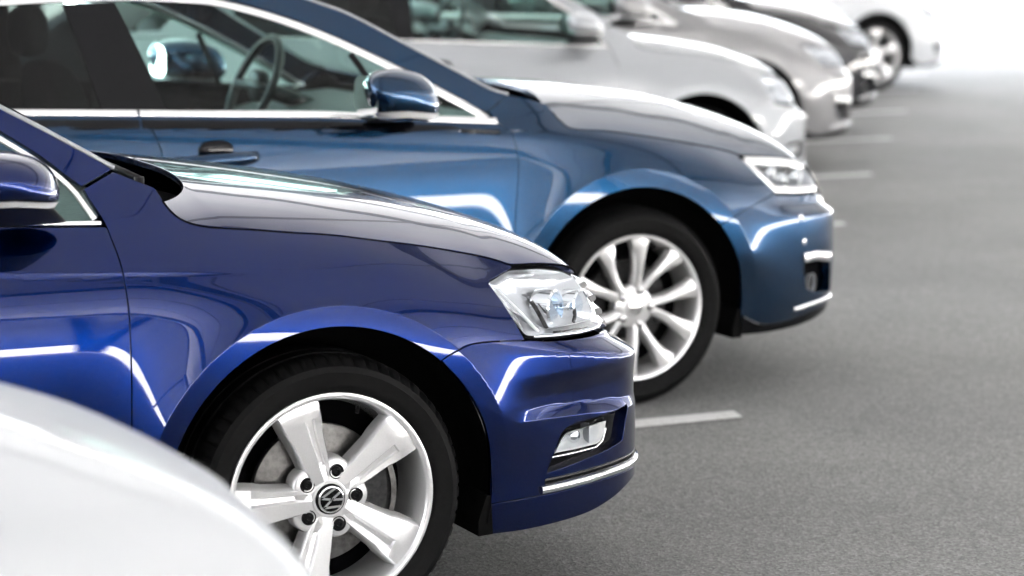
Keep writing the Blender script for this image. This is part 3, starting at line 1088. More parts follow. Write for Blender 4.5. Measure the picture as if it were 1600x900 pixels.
    near.append(MB().tube(se + (E[3:] - np.array([.45, yc, .9])) * np.array([.0022, .0022, 0]), .0026, 6).obj('bonnet_gap_shade', M['shell'], root))  # black tube drawn in for the shade of the bonnet gap
    # cowl trough and wipers under the rear edge of the bonnet
    e0 = b.P(np.array([T['cowl_pt'][0]]), np.array([T['cowl_pt'][1]]))[0]
    qq = np.linspace(-1, 1, 21)
    cg = np.array([[(e0[0] - .05 + .17 * (1 - q * q), yc + (yc - e0[1] - .01) * q, e0[2] - .05) for q in qq],
                   [(e0[0] + .05 + .20 * (1 - q * q), yc + (yc - e0[1] - .05) * q, e0[2] - .105) for q in qq],
                   [(e0[0] + .12 + .22 * (1 - q * q), yc + (yc - e0[1] - .07) * q, e0[2] - .13) for q in qq]])
    MB().grid(cg).obj('cowl_panel', M['shell'], root)
    if fine:
        for q, d in ((-.52, .62), (.30, .58)):
            bx = e0[0] + .13; by = yc + (yc - e0[1]) * q; z0 = e0[2] - .075
            wp = MB().tube([(bx, by, z0), (bx, by, z0 + .035)], .012, 12)
            wp.tube([(bx, by, z0 + .028), (bx - .03, by + .1, z0 + .05), (bx - .02, by + d, z0 + .06)], [.011, .008, .005], 8)
            wp.obj('wiper', M['black'], root)
    # ---- near-side mirror pair, handles
    for o in T['mirror'](b, root, pnt, fine):
        near.append(o)
    for hx, hz in T['handles']:
        near.append(door_handle(b, hx, hz, pnt, root))
    # ---- lamps and front details
    for o in T['lamps'](b, root, pnt, fine):
        near.append(o)
    # ---- cabin
    cab = MB().box((-2.9, .20, .32), (-.1, 2 * yc - .20, .42))
    cab.obj('cabin_floor', M['cabin'], root, smooth=False)
    ds = MB()
    pr = [(-.25, .62), (-.25, .93), (-.42, .96), (-.62, .945), (-.80, .90), (-.84, .80), (-.72, .62)]
    n_ = len(pr)
    ds.grid([[(x, y, z) for x, z in pr] for y in (.16, yc * .6, yc, yc * 1.4, 2 * yc - .16)], flip=True)
    ds.obj('dashboard', M['cabin'], root)
    for sx, syc in ((-1.32, .48), (-1.32, 2 * yc - .48), (-2.18, .50), (-2.18, 2 * yc - .50)):
        s = empty('seat', (sx, syc, .42), root)
        MB().grid(superell((.12, 0, .06), (.27, .25, .09), .6)).obj('cushion', M['seat'], s)
        MB().grid(superell((-.20, 0, .36), (.085, .24, .33), .6, shape=lambda P: P + np.stack([-.22 * P[..., 2], 0 * P[..., 0], 0 * P[..., 0]], -1))).obj('backrest', M['seat'], s)
        MB().grid(superell((-.33, 0, .79), (.055, .13, .085), .65)).obj('headrest', M['seat'], s)
    swc = np.array([-.84, 2 * yc - .50, 1.0])
    th = np.linspace(0, 2 * np.pi, 33)
    tilt = R(24)
    ringp = [swc + np.array([-.185 * math.sin(t) * math.sin(tilt) * -1, .185 * math.cos(t), .185 * math.sin(t) * math.cos(tilt)]) for t in th]
    sw = MB().tube(ringp, .016, 8, caps=False)
    sw.grid(superell(swc + np.array([.02, 0, 0]), (.03, .07, .06), .7, 16, 10))
    sw.tube([swc + np.array([0, -.18, 0]), swc + np.array([0, .18, 0])], .016, 8)
    sw.tube([swc, swc + np.array([.35, 0, -.12])], .03, 8)
    sw.obj('steering_wheel', M['black'], root)
    # ---- far side
    for o in near:
        c = copy_tree(o, root)
        c.scale = (1, -1, 1)
        c.location = (0, 2 * yc, 0)
    # ---- wheels
    for wx in (0, wx2):
        opts['wheel']((wx, 0, wz), root, fine and wx == 0)
        w2 = opts['wheel']((wx, 2 * yc, wz), root, False)
        w2.rotation_euler = (0, 0, math.pi)
    return root


def dg_top_x(dg, bz):
    for p in dg:
        if p[1] < bz(p[0]) - .004:
            return p[0] - .004
    return dg[0][0]


def door_handle(b, hx, hz, pnt, root):
    e = empty('door_handle', (0, 0, 0), root)
    p = b.P(hx, hz); n = b.N(hx, hz)
    # dark recess, a black patch for the shadow below, grip bar in front
    cup_shadow = superell(p + np.array([.0, .002, .014]), (.055, .012, .034), .8, 24, 14)
    MB().grid(cup_shadow).obj('cup_shadow', M['gloss'], e)
    MB().grid(superell(p + np.array([.030, .002, -.028]), (.062, .012, .018), .8, 24, 14)).obj('cup_shadow', M['gloss'], e)  # black ellipse standing in for the shadow under the grip
    bar = []
    for t in np.linspace(-1, 1, 17):
        w = .022 * (1 - .35 * abs(t) ** 2); d = .040 * (1 - abs(t) ** 4) + .004
        c = p + np.array([t * .132, -d, -.010 + .004 * t])
        bar.append([c + np.array([0, a * .014, q * w]) for a, q in ((-1, -.55), (-1, .55), (-.4, 1), (.6, 1), (1, .5), (1, -.5), (.6, -1), (-.4, -1))])
    g = MB().grid(bar, close_v=True)
    g.f.append(tuple(range(8))); g.f.append(tuple(16 * 8 + 7 - i for i in range(8)))
    g.obj('grip', pnt, e, auto=50)
    return e


def make_mirror(center, half, base, pnt, root, ex=.72):
    e = empty('mirror', (0, 0, 0), root)

    def shape(P):
        Q = P.copy()
        t = P[..., 1] / half[1]                      # -1 outboard
        Q[..., 0] += .035 * t * 1.0 - .02 * (P[..., 2] / half[2])
        Q[..., 2] *= 1 - .16 * np.clip(-t, 0, 1) ** 2
        Q[..., 2] += np.where(P[..., 0] < 0, 0, -.10 * P[..., 0])
        return Q
    P = superell(center, half, ex, 40, 26, shape)
    zc = center[2]
    # split: painted cap above, black bowl below
    k = 9
    MB().grid(P[k:]).obj('cap', pnt, e)
    MB().grid((P[:k + 1] - np.asarray(center)) * np.array([.985, .985, 1]) + np.asarray(center)).obj('lower_shell', M['gloss'], e)
    # indicator lens wrapping the outer edge
    rows = []
    for j in range(16, 30):
        rows.append([P[k - 2, j % 40] * 1.0 + (P[k - 2, j % 40] - np.asarray(center)) * .02, P[k, j % 40] + (P[k, j % 40] - np.asarray(center)) * .02])
    rows = []
    for j in list(range(20, 40)):
        a = (P[k - 3, j] - np.asarray(center)); c = (P[k, j] - np.asarray(center))
        rows.append([np.asarray(center) + a * 1.02 - np.array([0, 0, .003]), np.asarray(center) + (a + c) * .5 * 1.035, np.asarray(center) + c * 1.015 - np.array([0, 0, .004])])
    MB().grid(rows, flip=True).obj('indicator', M['lampwhite'], e)
    # glass facing back
    th = np.linspace(0, 2 * np.pi, 28, endpoint=False)
    g = [(center[0] - half[0] * 1.0 + .001, center[1] + half[1] * .82 * math.copysign(abs(math.cos(t)) ** .6, math.cos(t)), center[2] + half[2] * .75 * math.copysign(abs(math.sin(t)) ** .6, math.sin(t))) for t in th]
    MB().add(g, [tuple(range(28))]).obj('mirror_glass', M['chrome'], e)
    # foot on the door
    ft = MB()
    c0 = np.array([center[0] + .02, center[1] + half[1] * .35, center[2] - half[2] * .75]); c1 = np.array(base)
    G = []
    for t in np.linspace(0, 1, 7):
        c = c0 * (1 - t) + c1 * t
        hx = .055 + .035 * t; hy = .045 - .010 * t
        G.append([c + np.array([hx * math.cos(a), hy * math.sin(a), 0]) for a in np.linspace(0, 2 * np.pi, 16, endpoint=False)])
    ft.grid(G, close_v=True)
    ft.obj('foot', M['black'], e)
    return e


# outlines measured on the two front cars, (s, z) in metres
TRACE = {
    'A': {
        'door_gap': [(-0.5107, 1.0259), (-0.4969, 0.9963), (-0.4751, 0.956), (-0.4655, 0.9136), (-0.4596, 0.8792), (-0.4544, 0.8191), (-0.4521, 0.7658), (-0.4526, 0.7119), (-0.454, 0.621), (-0.4568, 0.5487)],
        'pillar_gap': [(-0.5131, 1.0286), (-0.4349, 1.0574)],
        'hood_gap': [(-0.3456, 1.0196), (-0.3374, 1.0086), (-0.3244, 0.9817), (-0.3051, 0.9586), (-0.2754, 0.9427), (-0.2289, 0.9324), (-0.1307, 0.9217), (-0.0574, 0.9125), (0.0496, 0.9004), (0.1617, 0.8813), (0.2877, 0.8588), (0.4358, 0.8302), (0.5058, 0.8139), (0.5535, 0.798)],
        'headlight': [(0.5408, 0.7917), (0.499, 0.7853), (0.4422, 0.7747), (0.4322, 0.769), (0.4572, 0.7086), (0.4971, 0.6452), (0.5527, 0.637), (0.6093, 0.634), (0.6971, 0.632), (0.7767, 0.6342), (0.7957, 0.6391), (0.7833, 0.6705), (0.7822, 0.7172), (0.7834, 0.7529), (0.7346, 0.7714), (0.6481, 0.7853)],
        'bumper_gap': [(0.2564, 0.6205), (0.2934, 0.6376), (0.331, 0.648), (0.3763, 0.6495), (0.4339, 0.646), (0.4935, 0.6407)],
        'fog_hole': [(0.5464, 0.3224), (0.5593, 0.3495), (0.5746, 0.3808), (0.5924, 0.4147), (0.6149, 0.4283), (0.6484, 0.4343), (0.7051, 0.437), (0.7672, 0.44), (0.8492, 0.4463), (0.8293, 0.4033), (0.8164, 0.362), (0.7529, 0.3495), (0.6836, 0.3404), (0.6201, 0.3315)],
        'fog_lamp': [(0.567, 0.3621), (0.5905, 0.3998), (0.6068, 0.4127), (0.6233, 0.418), (0.7571, 0.4261), (0.75, 0.3917), (0.7333, 0.3697), (0.7193, 0.3641), (0.6405, 0.3622)],
        'ledge_strip': [(0.5464, 0.3224), (0.6201, 0.3315), (0.6836, 0.3404), (0.7529, 0.3495), (0.8164, 0.362), (0.8135, 0.3391), (0.753, 0.3294), (0.6837, 0.3219), (0.6203, 0.3162), (0.5506, 0.3081)],
        'chrome_strip': [(0.5321, 0.2863), (0.6003, 0.2878), (0.684, 0.2911), (0.7534, 0.2952), (0.8078, 0.2964), (0.8462, 0.2968)],
        'crease': [(-0.719, 0.8701), (-0.5843, 0.861), (-0.4606, 0.8525), (-0.3202, 0.8436), (-0.1819, 0.8352)],
        'trim_out': [(-0.674, 1.1429), (-0.6327, 1.1152), (-0.59, 1.0859), (-0.5491, 1.0513), (-0.5224, 1.0238), (-0.5017, 0.9926), (-0.4885, 0.9684), (-0.4853, 0.9552)],
        'trim_in': [(-0.6764, 1.1273), (-0.635, 1.0995), (-0.6012, 1.0759), (-0.564, 1.0454), (-0.5379, 1.0141), (-0.52, 0.9844), (-0.5095, 0.9616)],
        'trim_bot': [(-0.7003, 0.9624), (-0.5641, 0.9548), (-0.4875, 0.9515)],
        'pillar_low': [(-0.6729, 1.1507), (-0.6315, 1.123), (-0.589, 1.0924), (-0.5481, 1.0579), (-0.5131, 1.0286)],
        'pillar_up': [(-0.6657, 1.1978), (-0.5892, 1.1543), (-0.5118, 1.109), (-0.4339, 1.0626)],
        'washer': [(0.6216, 0.5964), (0.6766, 0.5913), (0.6789, 0.5609), (0.6262, 0.5629)],
    },
    'B': {
        'belt': [(-2.0712, 1.0313), (-1.6567, 1.0161), (-1.0751, 0.9941), (-0.6689, 0.966), (-0.4806, 0.9536)],
        'up': [(-1.4277, 1.3462), (-1.3116, 1.3292), (-1.1601, 1.2862), (-1.0072, 1.227), (-0.856, 1.1553), (-0.7012, 1.0747), (-0.585, 1.0102), (-0.5233, 0.9706)],
        'sil': [(-1.0079, 1.3286), (-0.9076, 1.2897), (-0.7589, 1.2061), (-0.6042, 1.1214), (-0.4859, 1.0565), (-0.4156, 1.0339)],
        'door_rear': [(-1.6544, 1.027), (-1.6444, 1.0011), (-1.6218, 0.966), (-1.6057, 0.922), (-1.5987, 0.884)],
        'fender_gap': [(-0.4744, 0.9514), (-0.4461, 0.9271), (-0.4357, 0.9018), (-0.425, 0.843), (-0.4291, 0.7765), (-0.4455, 0.6328)],
        'hood_gap': [(-0.2733, 1.0), (-0.26, 0.9799), (-0.2431, 0.9501), (-0.2048, 0.9217), (-0.057, 0.9072), (0.2132, 0.8613), (0.4414, 0.8191), (0.5102, 0.8007)],
        'pillar': [(-1.83, 1.3518), (-1.7613, 1.0378), (-1.7609, 1.3509), (-1.6578, 1.0308), (-1.6712, 1.3496), (-1.5638, 1.0316)],
        'headlight': [(0.4982, 0.7935), (0.5331, 0.7327), (0.5957, 0.6696), (0.7482, 0.6551), (0.8931, 0.6503), (0.97, 0.726), (0.9268, 0.7514), (0.7528, 0.7706)],
        'fog': [(0.7008, 0.4605), (0.7721, 0.4623), (0.8696, 0.4474), (0.8831, 0.3873), (0.9054, 0.3052), (0.7859, 0.3134), (0.7239, 0.3338), (0.7034, 0.3961)],
        'lip': [(0.6621, 0.2689), (0.7343, 0.2765), (0.8674, 0.2852), (0.946, 0.282)],
        'handle': [(-1.5542, 0.8935), (-1.3042, 0.8799), (-1.4308, 0.9287), (-1.4375, 0.8413)],
    },
}

# ---------------------------------------------------------------- outline tables (metres; s along the car, z up)
def lathe_at(name, center, axis, prof, mat, parent, n=28):
    """profile (radius, distance along axis) turned about an axis through center"""
    ax = Vector(axis).normalized()
    q = Vector((0, 1, 0)).rotation_difference(ax).to_matrix()
    m = MB().lathe(prof, n)
    c = Vector([float(t) for t in center])
    m.v = [tuple(q @ Vector(p) + c) for p in m.v]
    return m.obj(name, mat, parent, auto=40)


def lamp_bowl(b, poly, parent, mat, depth, n_in=6, inset_to=.030):
    """curved reflector bowl behind a lens"""
    p = resample(np.asarray(poly, float), .012, True)
    if area2(p) < 0:
        p = p[::-1]
    p = inset(p, .006)
    c = p.mean(0)
    G = []
    for k in range(n_in + 1):
        t = k / n_in
        q = c + (p - c) * (1 - .88 * t)
        e = -.004 - depth * math.sin(t * math.pi / 2) ** .7
        G.append(b.P(q[:, 0], q[:, 1], e))
    G = np.array(G)
    m = MB().grid(G, close_v=True, flip=False)
    k0 = n_in * len(p)
    m.f.append(tuple(k0 + i for i in range(len(p))))
    return m.obj('reflector', mat, parent)


def lamps_a(b, T, root, pnt, fine):
    out = []
    hl = round_corners(T['headlight'], .012)
    e = empty('headlight', (0, 0, 0), root)
    hh = .012 if fine else .03
    lamp_bowl(b, hl, e, M['reflector'], .060)
    panel('lens', b, hl, M['lens'], e, h=hh, extra=.0, gap=.003, depth=.010)
    panel('seal', b, hl, M['shell'], e, h=.03, extra=-.010, gap=-.004, lip=False, holes=[inset(resample(hl if area2(hl) > 0 else hl[::-1], .01, True), .005)])
    if fine:
        fwd = (.62, -.78, .02)
        for s, z, r in ((.640, .692, .036), (.752, .684, .034)):
            c = b.P(s, z, -.060)
            lathe_at('projector_ring', c, fwd, [(r * 1.25, -.015), (r * 1.22, .030), (r * 1.08, .034), (r * 1.02, .022), (r * .98, .004)], M['chrome'], e)
            lathe_at('projector_lens', c, fwd, [(r, .006), (r * .92, .020), (r * .7, .031), (r * .35, .037), (.0002, .039)], M['bluelens'], e)
            lathe_at('projector_core', c, fwd, [(r * .98, .002), (.0002, -.012)], M['reflector'], e)
        strip('divider', b, [(.470, .752), (.512, .705), (.560, .650)], .008, .005, M['lampwhite'], e, extra=-.022)
        strip('light_guide', b, [(.530, .644), (.60, .639), (.70, .635), (.80, .634), (.850, .640)], .010, .006, M['chrome'], e, extra=-.012)
        strip('shade', b, [(.578, .715), (.590, .68), (.600, .652)], .013, .004, M['gloss'], e, extra=-.030)
        strip('shade', b, [(.60, .6445), (.66, .641), (.735, .639)], .010, .003, M['gloss'], e, extra=-.010)
        strip('shade', b, [(.70, .655), (.72, .672), (.728, .70)], .010, .004, M['gloss'], e, extra=-.026)
        MB().grid(np.array([b.P(np.linspace(.585, .845, 14), np.full(14, z_), x_) for z_, x_ in ((.655, -.012), (.648, -.05))])).obj('shelf', M['lampwhite'], e)
        MB().grid(np.array([b.P(np.linspace(.50, .585, 8), np.linspace(.70, .655, 8) - d_, x_) for d_, x_ in ((0, -.03), (.012, -.05), (.03, -.04))])).obj('turn_signal', M['lampgrey'], e)
    out.append(e)
    ct = b.smax - .002
    g0 = T['grille_s']
    out.append(panel('grille', b, [(g0, .612), (ct, .612), (ct, .738), (g0 - .01, .738)], M['gloss'], root, h=.03, extra=-.022, gap=0, lip=False))
    for z in (.627, .658, .689, .720):
        out.append(strip('grille_slat', b, [(g0 + .004, z), (g0 + .2, z), (ct, z)], .017, .016, M['chrome'], root, extra=-.014, taper=False))
    for s_ in np.linspace(g0 + .012, ct - .03, 6):
        out.append(strip('grille_bar', b, [(s_, .618), (s_, .732)], .008, .010, M['chrome'], root, extra=-.020))
    # fog lamp
    f = empty('fog_lamp', (0, 0, 0), root)
    fl = round_corners(T['fog_lamp'], .008)
    lamp_bowl(b, fl, f, M['lampwhite'], .035)
    panel('lens', b, fl, M['lens'], f, h=hh, extra=-.014, gap=.0, depth=.006)
    if fine:
        c = b.P(.665, .392, -.045)
        lathe_at('bulb_shield', c, (.45, -.89, 0), [(.018, .0), (.018, .016), (.012, .022), (.0002, .024)], M['chrome'], f)
        MB().grid(np.array([b.P(np.array([.70, .70]), np.array([.366, .42]), x_) for x_ in (-.014, -.05)])).obj('divider', M['lampgrey'], f)
        low = np.array(T['fog_lamp'])
        strip('lamp_trim', b, [(.563, .357), (.64, .3575), (.72, .360), (.745, .372), (.757, .40)], .006, .006, M['satin'], f, extra=-.012)
    out.append(f)
    fh = np.array(T['bumper_holes'][0])
    out.append(panel('fog_surround', b, fh, M['gloss'], root, h=hh, extra=-.018, gap=-.002, holes=[inset(resample(fl if area2(fl) > 0 else fl[::-1], .01, True), -.003)], lip=True, depth=.02, hole_depth=.006))
    out.append(strip('bumper_channel', b, [(.545, .3035), (.65, .307), (.80, .314), (ct, .316)], .016, .0035, M['gloss'], root))
    out.append(strip('chrome_strip', b, list(T['chrome_strip']) + [(.95, .298), (ct, .298)], .019, .011, M['chrome'], root))
    if fine:
        out.append(panel('washer_cover', b, round_corners(T['washer'], .006), pnt, root, h=.008, extra=.0012, gap=0, depth=.003))
    return out


def lamps_b(b, T, root, pnt, fine):
    out = []
    hl = round_corners(T['headlight'], .012)
    e = empty('headlight', (0, 0, 0), root)
    hh = .014 if fine else .03
    lamp_bowl(b, hl, e, M['lampgrey'] if fine else M['reflector'], .07)
    panel('lens', b, hl, M['lens'], e, h=hh, extra=.0, gap=.003, depth=.010)
    if fine:
        fwd = (.62, -.78, .02)
        for s, z, r in ((.665, .728, .020), (.720, .702, .020), (.84, .705, .026)):
            c = b.P(s, z, -.050)
            lathe_at('projector_ring', c, fwd, [(r * 1.3, -.015), (r * 1.25, .022), (r * 1.1, .028), (r * 1.0, .010)], M['chrome'], e)
            lathe_at('projector_lens', c, fwd, [(r, .006), (r * .9, .022), (r * .6, .032), (.0002, .036)], M['lampwhite'], e)
        strip('light_guide', b, [(.515, .780), (.545, .738), (.602, .682), (.72, .671), (.90, .665)], .028, .010, M['satin'], e, extra=-.007)
        strip('light_guide', b, [(.515, .782), (.62, .774), (.75, .762), (.91, .742)], .038, .010, M['satin'], e, extra=-.007)
    out.append(e)
    ct = b.smax - .002
    g0 = T['grille_s']
    out.append(panel('grille', b, [(g0, .628), (ct, .628), (ct, .742), (g0, .742)], M['gloss'], root, h=.03, extra=-.012, gap=0, lip=False))
    for z in (.65, .675, .70, .72):
        out.append(strip('grille_slat', b, [(g0 + .03, z), (ct, z)], .008, .006, M['satin'], root, extra=-.012))
    out.append(strip('grille_edge', b, [(.9545, .640), (.962, .69), (.958, .738)], .022, .010, M['gloss'], root))
    out.append(strip('grille_frame', b, [(g0 - .01, .618), (g0 + .15, .617), (ct, .617)], .022, .012, M['satin'], root, taper=True))
    fh = np.array(T['bumper_holes'][0])
    top = np.array(T['fog'])[:3] + np.array([[0, -.016]] * 3)
    out.append(strip('fog_trim', b, top, .034, .010, M['satin'], root, extra=.0))
    f = empty('fog_lamp', (0, 0, 0), root)
    c = b.P(.80, .345, -.04)
    lathe_at('lens', c, (.6, -.8, 0), [(.032, .0), (.030, .010), (.018, .017), (.0002, .019)], M['lens'], f)
    lathe_at('bowl', c, (.6, -.8, 0), [(.036, .012), (.033, .012), (.031, -.004), (.0002, -.018)], M['reflector'], f)
    out.append(f)
    out.append(strip('chrome_lip', b, list(T['lip']) + [(ct, .285)], .014, .009, M['chrome'], root, taper=True))
    for s_, z_ in ((.685, .585), (.705, .50)):
        c = b.P(s_, z_, .0)
        out.append(lathe_at('bumper_glint', c, (.4, -.9, 0), [(.011, -.004), (.011, .002), (.008, .004), (.0002, .0045)], M['chrome'], root, 16))  # chrome discs standing in for bright highlights on the bumper
    return out


def table_a(tr):
    T = {k: [tuple(p) for p in v] for k, v in tr.items()}
    T['door_gap'] = T['door_gap'] + [(-.459, .42), (-.460, .29)]
    T['fender_front'] = [(.4672, .706), (.4413, .7668), (.4516, .7735), (.5536, .7905)]
    T['fender_top'] = [(-.385, 1.036), (-.4364, 1.0579)]
    T['sill_z'] = .29
    T['belt'] = [(-3.6, 1.07), (-2., 1.022), (-1.2, .986), (-.7007, .9626), (-.5645, .955), (-.4881, .9518), (-.46, .9505)]
    T['door_rear'] = [(-1.575, .999), (-1.565, .92), (-1.545, .70), (-1.535, .45), (-1.535, .29)]
    T['bumper_low'] = [(.395, .272), (.5, .274), (.6, .276), (.75, .283), (.9, .285), (1.2, .285)]
    T['lip_low'] = [(.402, .197), (.49, .196), (.59, .200), (.69, .209), (.78, .230), (.85, .250), (.93, .258), (1.2, .260)]
    T['bumper_top'] = [(.5057, .6405), (.5651, .6315), (.6305, .6266), (.7307, .6227), (.8334, .6231), (.875, .617), (.92, .606), (1.2, .606), (1.62, .606)]
    T['bumper_holes'] = [round_corners(T['fog_hole'], .008), [(1.02, .325), (1.60, .325), (1.60, .45), (1.05, .45)]]
    T['hood_front'] = [T['hood_gap'][-1], (.6766, .7905), (.7778, .7775), (.8655, .760), (.93, .751), (1.1, .744), (1.62, .738)]
    T['hood_center'] = [(-.20, 1.012), (-.15, 1.006), (.15, .966), (.33, .937), (.47, .907), (.58, .877), (.67, .845), (.74, .812), (.79, .777), (.825, .734)]
    T['hood_mid_x'] = lambda ex, u: ex + .20 * (1 - u) ** .8
    T['hood_edge'] = lambda x: .86
    T['bend_x'] = -.275
    T['hood_rear'] = lambda e: [(e[0], e[1]), (-.318, .240), (-.282, .268), (-.235, .33), (-.198, .42), (-.172, .557), (-.158, .721), (-.160, .91)]
    T['cowl_pt'] = (-.40, 1.045)
    T['rail_up'] = [(-.4354, 1.0631), (-.5123, 1.1092), (-.5892, 1.1543), (-.6656, 1.1977), (-.80, 1.272), (-.95, 1.342), (-1.1, 1.392), (-1.3, 1.425), (-1.7, 1.437), (-2.1, 1.42), (-2.45, 1.36)]
    T['rail_low'] = [(-.5137, 1.0305), (-.5484, 1.058), (-.5891, 1.0925), (-.6316, 1.123), (-.6729, 1.1507), (-.80, 1.23), (-.95, 1.31), (-1.1, 1.358), (-1.3, 1.39), (-1.7, 1.40), (-2.1, 1.385), (-2.42, 1.33)]
    T['win_top'] = [(-.503, .964), (-.5205, .9846), (-.5384, 1.0143), (-.5643, 1.0456), (-.6014, 1.0759), (-.6352, 1.0996), (-.6764, 1.1273), (-.80, 1.208), (-.95, 1.288), (-1.1, 1.335), (-1.3, 1.366), (-1.7, 1.376), (-2.1, 1.36), (-2.38, 1.31)]
    T['trim_up'] = smooth_line([(-.4945, .962), (-.5115, .989), (-.5306, 1.019), (-.557, 1.0485), (-.596, 1.081), (-.634, 1.1075), (-.675, 1.135), (-.80, 1.219), (-.95, 1.299), (-1.1, 1.347), (-1.3, 1.379), (-1.7, 1.389), (-2.1, 1.373), (-2.4, 1.32)], 5)
    T['trim_up_w'] = .014
    T['belt_w'] = .011
    T['trim_front'] = -.484
    T['b_pillar'] = [(-1.50, -1.53), (-1.64, -1.62)]
    T['roof_start'] = -1.08
    T['ws_rise'] = .05
    T['door_feats'] = [T['crease'][:3], [(-1.5, .915), (-.7191, .8702)]]
    T['fender_feats'] = [T['crease'][2:]]
    T['bumper_feats'] = [[(.52, .622), (.60, .606), (.70, .592), (.80, .579), (.95, .560), (1.6, .555)], [(.46, .455), (.55, .4545), (.70, .4475), (.85, .438), (.95, .435)]]
    T['grille_s'] = .885
    T['handles'] = [(-1.42, .862), (-2.25, .90)]
    T['mirror'] = lambda b, root, pnt, fine: [make_mirror((-.728, -.125, 1.078), (.092, .115, .056), (-.66, .055, .968), pnt, root)]
    T['lamps'] = lambda b, root, pnt, fine: lamps_a(b, T, root, pnt, fine)
    return T


def table_b(tr):
    T = {k: [tuple(p) for p in v] for k, v in tr.items()}
    T['door_gap'] = T['fender_gap'] + [(-.455, .45), (-.46, .29)]
    T['headlight'] = [(.494, .794), (.5323, .7328), (.5973, .6694), (.7492, .6549), (.925, .6505), (.950, .70), (.935, .7495), (.7513, .7708), (.6, .786)]
    T['bumper_gap'] = [(.305, .590), (.38, .622), (.48, .650), (.588, .6725)]
    T['fender_front'] = [(.5323, .736), (.490, .796)]
    T['fender_top'] = [(-.33, 1.016), (-.4163, 1.034), (-.50, .985)]
    T['sill_z'] = .29
    T['belt'] = [(-3.7, 1.07)] + T['belt'] + [(-.44, .951)]
    T['door_rear'] = T['door_rear'] + [(-1.595, .70), (-1.60, .45), (-1.61, .29)]
    T['bumper_low'] = [(.408, .275), (.5, .236), (.6, .230), (.7, .240), (.8, .250), (.95, .262), (1.2, .262)]
    T['lip_low'] = [(.418, .206), (.5, .203), (.68, .203), (.8, .215), (.93, .238), (1.2, .242)]
    T['bumper_top'] = [(.592, .667), (.7492, .652), (.8945, .647), (.95, .622), (1.2, .620), (1.65, .620)]
    T['bumper_holes'] = [round_corners(T['fog'], .008), [(1.05, .325), (1.62, .325), (1.62, .45), (1.05, .45)]]
    T['hood_front'] = [T['hood_gap'][-1], (.6, .794), (.7513, .779), (.9119, .762), (.96, .754), (1.1, .748), (1.65, .744)]
    T['hood_center'] = [(-.20, 1.030), (-.15, 1.030), (.05, 1.022), (.2, 1.008), (.384, .985), (.52, .955), (.64, .920), (.74, .880), (.81, .838), (.855, .795), (.885, .746)]
    T['hood_mid_x'] = lambda ex, u: ex + .18 * (1 - u) ** .8
    T['hood_edge'] = lambda x: .72
    T['bend_x'] = -.20
    T['hood_rear'] = lambda e: [(e[0], e[1]), (-.245, .240), (-.215, .29), (-.18, .37), (-.15, .5), (-.135, .65), (-.130, .80), (-.130, .925)]
    T['cowl_pt'] = (-.37, 1.03)
    T['rail_up'] = T['sil'][::-1] + [(-1.15, 1.375), (-1.35, 1.405), (-1.7, 1.42), (-2.1, 1.405), (-2.5, 1.345)]
    T['rail_low'] = [(-.50, .986), (-.5228, .992), (-.5843, 1.028), (-.7001, 1.092), (-.8544, 1.173), (-1.0055, 1.245), (-1.1578, 1.304), (-1.3087, 1.347), (-1.4247, 1.364), (-1.7, 1.372), (-2.1, 1.357), (-2.45, 1.307)]
    T['win_top'] = [(-.535, .972), (-.5843, .997), (-.7001, 1.062), (-.8544, 1.143), (-1.0055, 1.215), (-1.1578, 1.274), (-1.3087, 1.317), (-1.4247, 1.334), (-1.7, 1.342), (-2.1, 1.327), (-2.42, 1.277)]
    T['trim_up'] = smooth_line([(-.512, .962), (-.53, .977)] + T['up'][::-1][1:] + [(-1.7, 1.357), (-2.1, 1.342), (-2.43, 1.292)], 5)
    T['trim_up_w'] = .027
    T['belt_band'] = True
    T['belt_w'] = .026
    T['trim_front'] = -.478
    T['b_pillar'] = [(-1.6685, -1.5632), (-1.8276, -1.7608)]
    T['vent_bar'] = [(-.935, 1.175), (-.885, 1.09), (-.83, .985)]
    T['roof_start'] = -1.12
    T['ws_rise'] = .05
    T['grille_s'] = .965
    T['handles'] = [(-1.43, .885), (-2.35, .92)]
    T['mirror'] = lambda b, root, pnt, fine: [make_mirror((-.885, -.125, 1.062), (.118, .118, .080), (-.85, .05, .968), pnt, root)]
    T['lamps'] = lambda b, root, pnt, fine: lamps_b(b, T, root, pnt, fine)
    return T


def squeeze(T, f=.74, s0=.36):
    """same outlines on a shorter nose"""
    k = lambda s: s if s < s0 else s0 + (s - s0) * f
    U = {}
    for n, v in T.items():
        if n in ('belt_w', 'trim_up_w') or callable(v) or not isinstance(v, list) or n in ('hood_center',):
            U[n] = v
        elif n == 'bumper_holes':
            U[n] = [[(k(p[0]), p[1]) for p in q] for q in v]
        elif n in ('door_feats', 'fender_feats', 'bumper_feats', 'handles', 'b_pillar'):
            U[n] = v
        else:
            U[n] = [(k(p[0]), p[1]) for p in v]
    U['grille_s'] = k(T['grille_s'])
    U['hood_center'] = [(s0 + (x - s0) * f if x > s0 else x, z) for x, z in T['hood_center']]
    return U


# ---------------------------------------------------------------- ground and markings
def sheet(name, pts, z, mat, kind='structure'):
    o = mesh_obj(name, [(x, y, z) for x, y in pts], [tuple(range(len(pts)))], mat, smooth=False)
    tag(o, kind=kind)
    return o


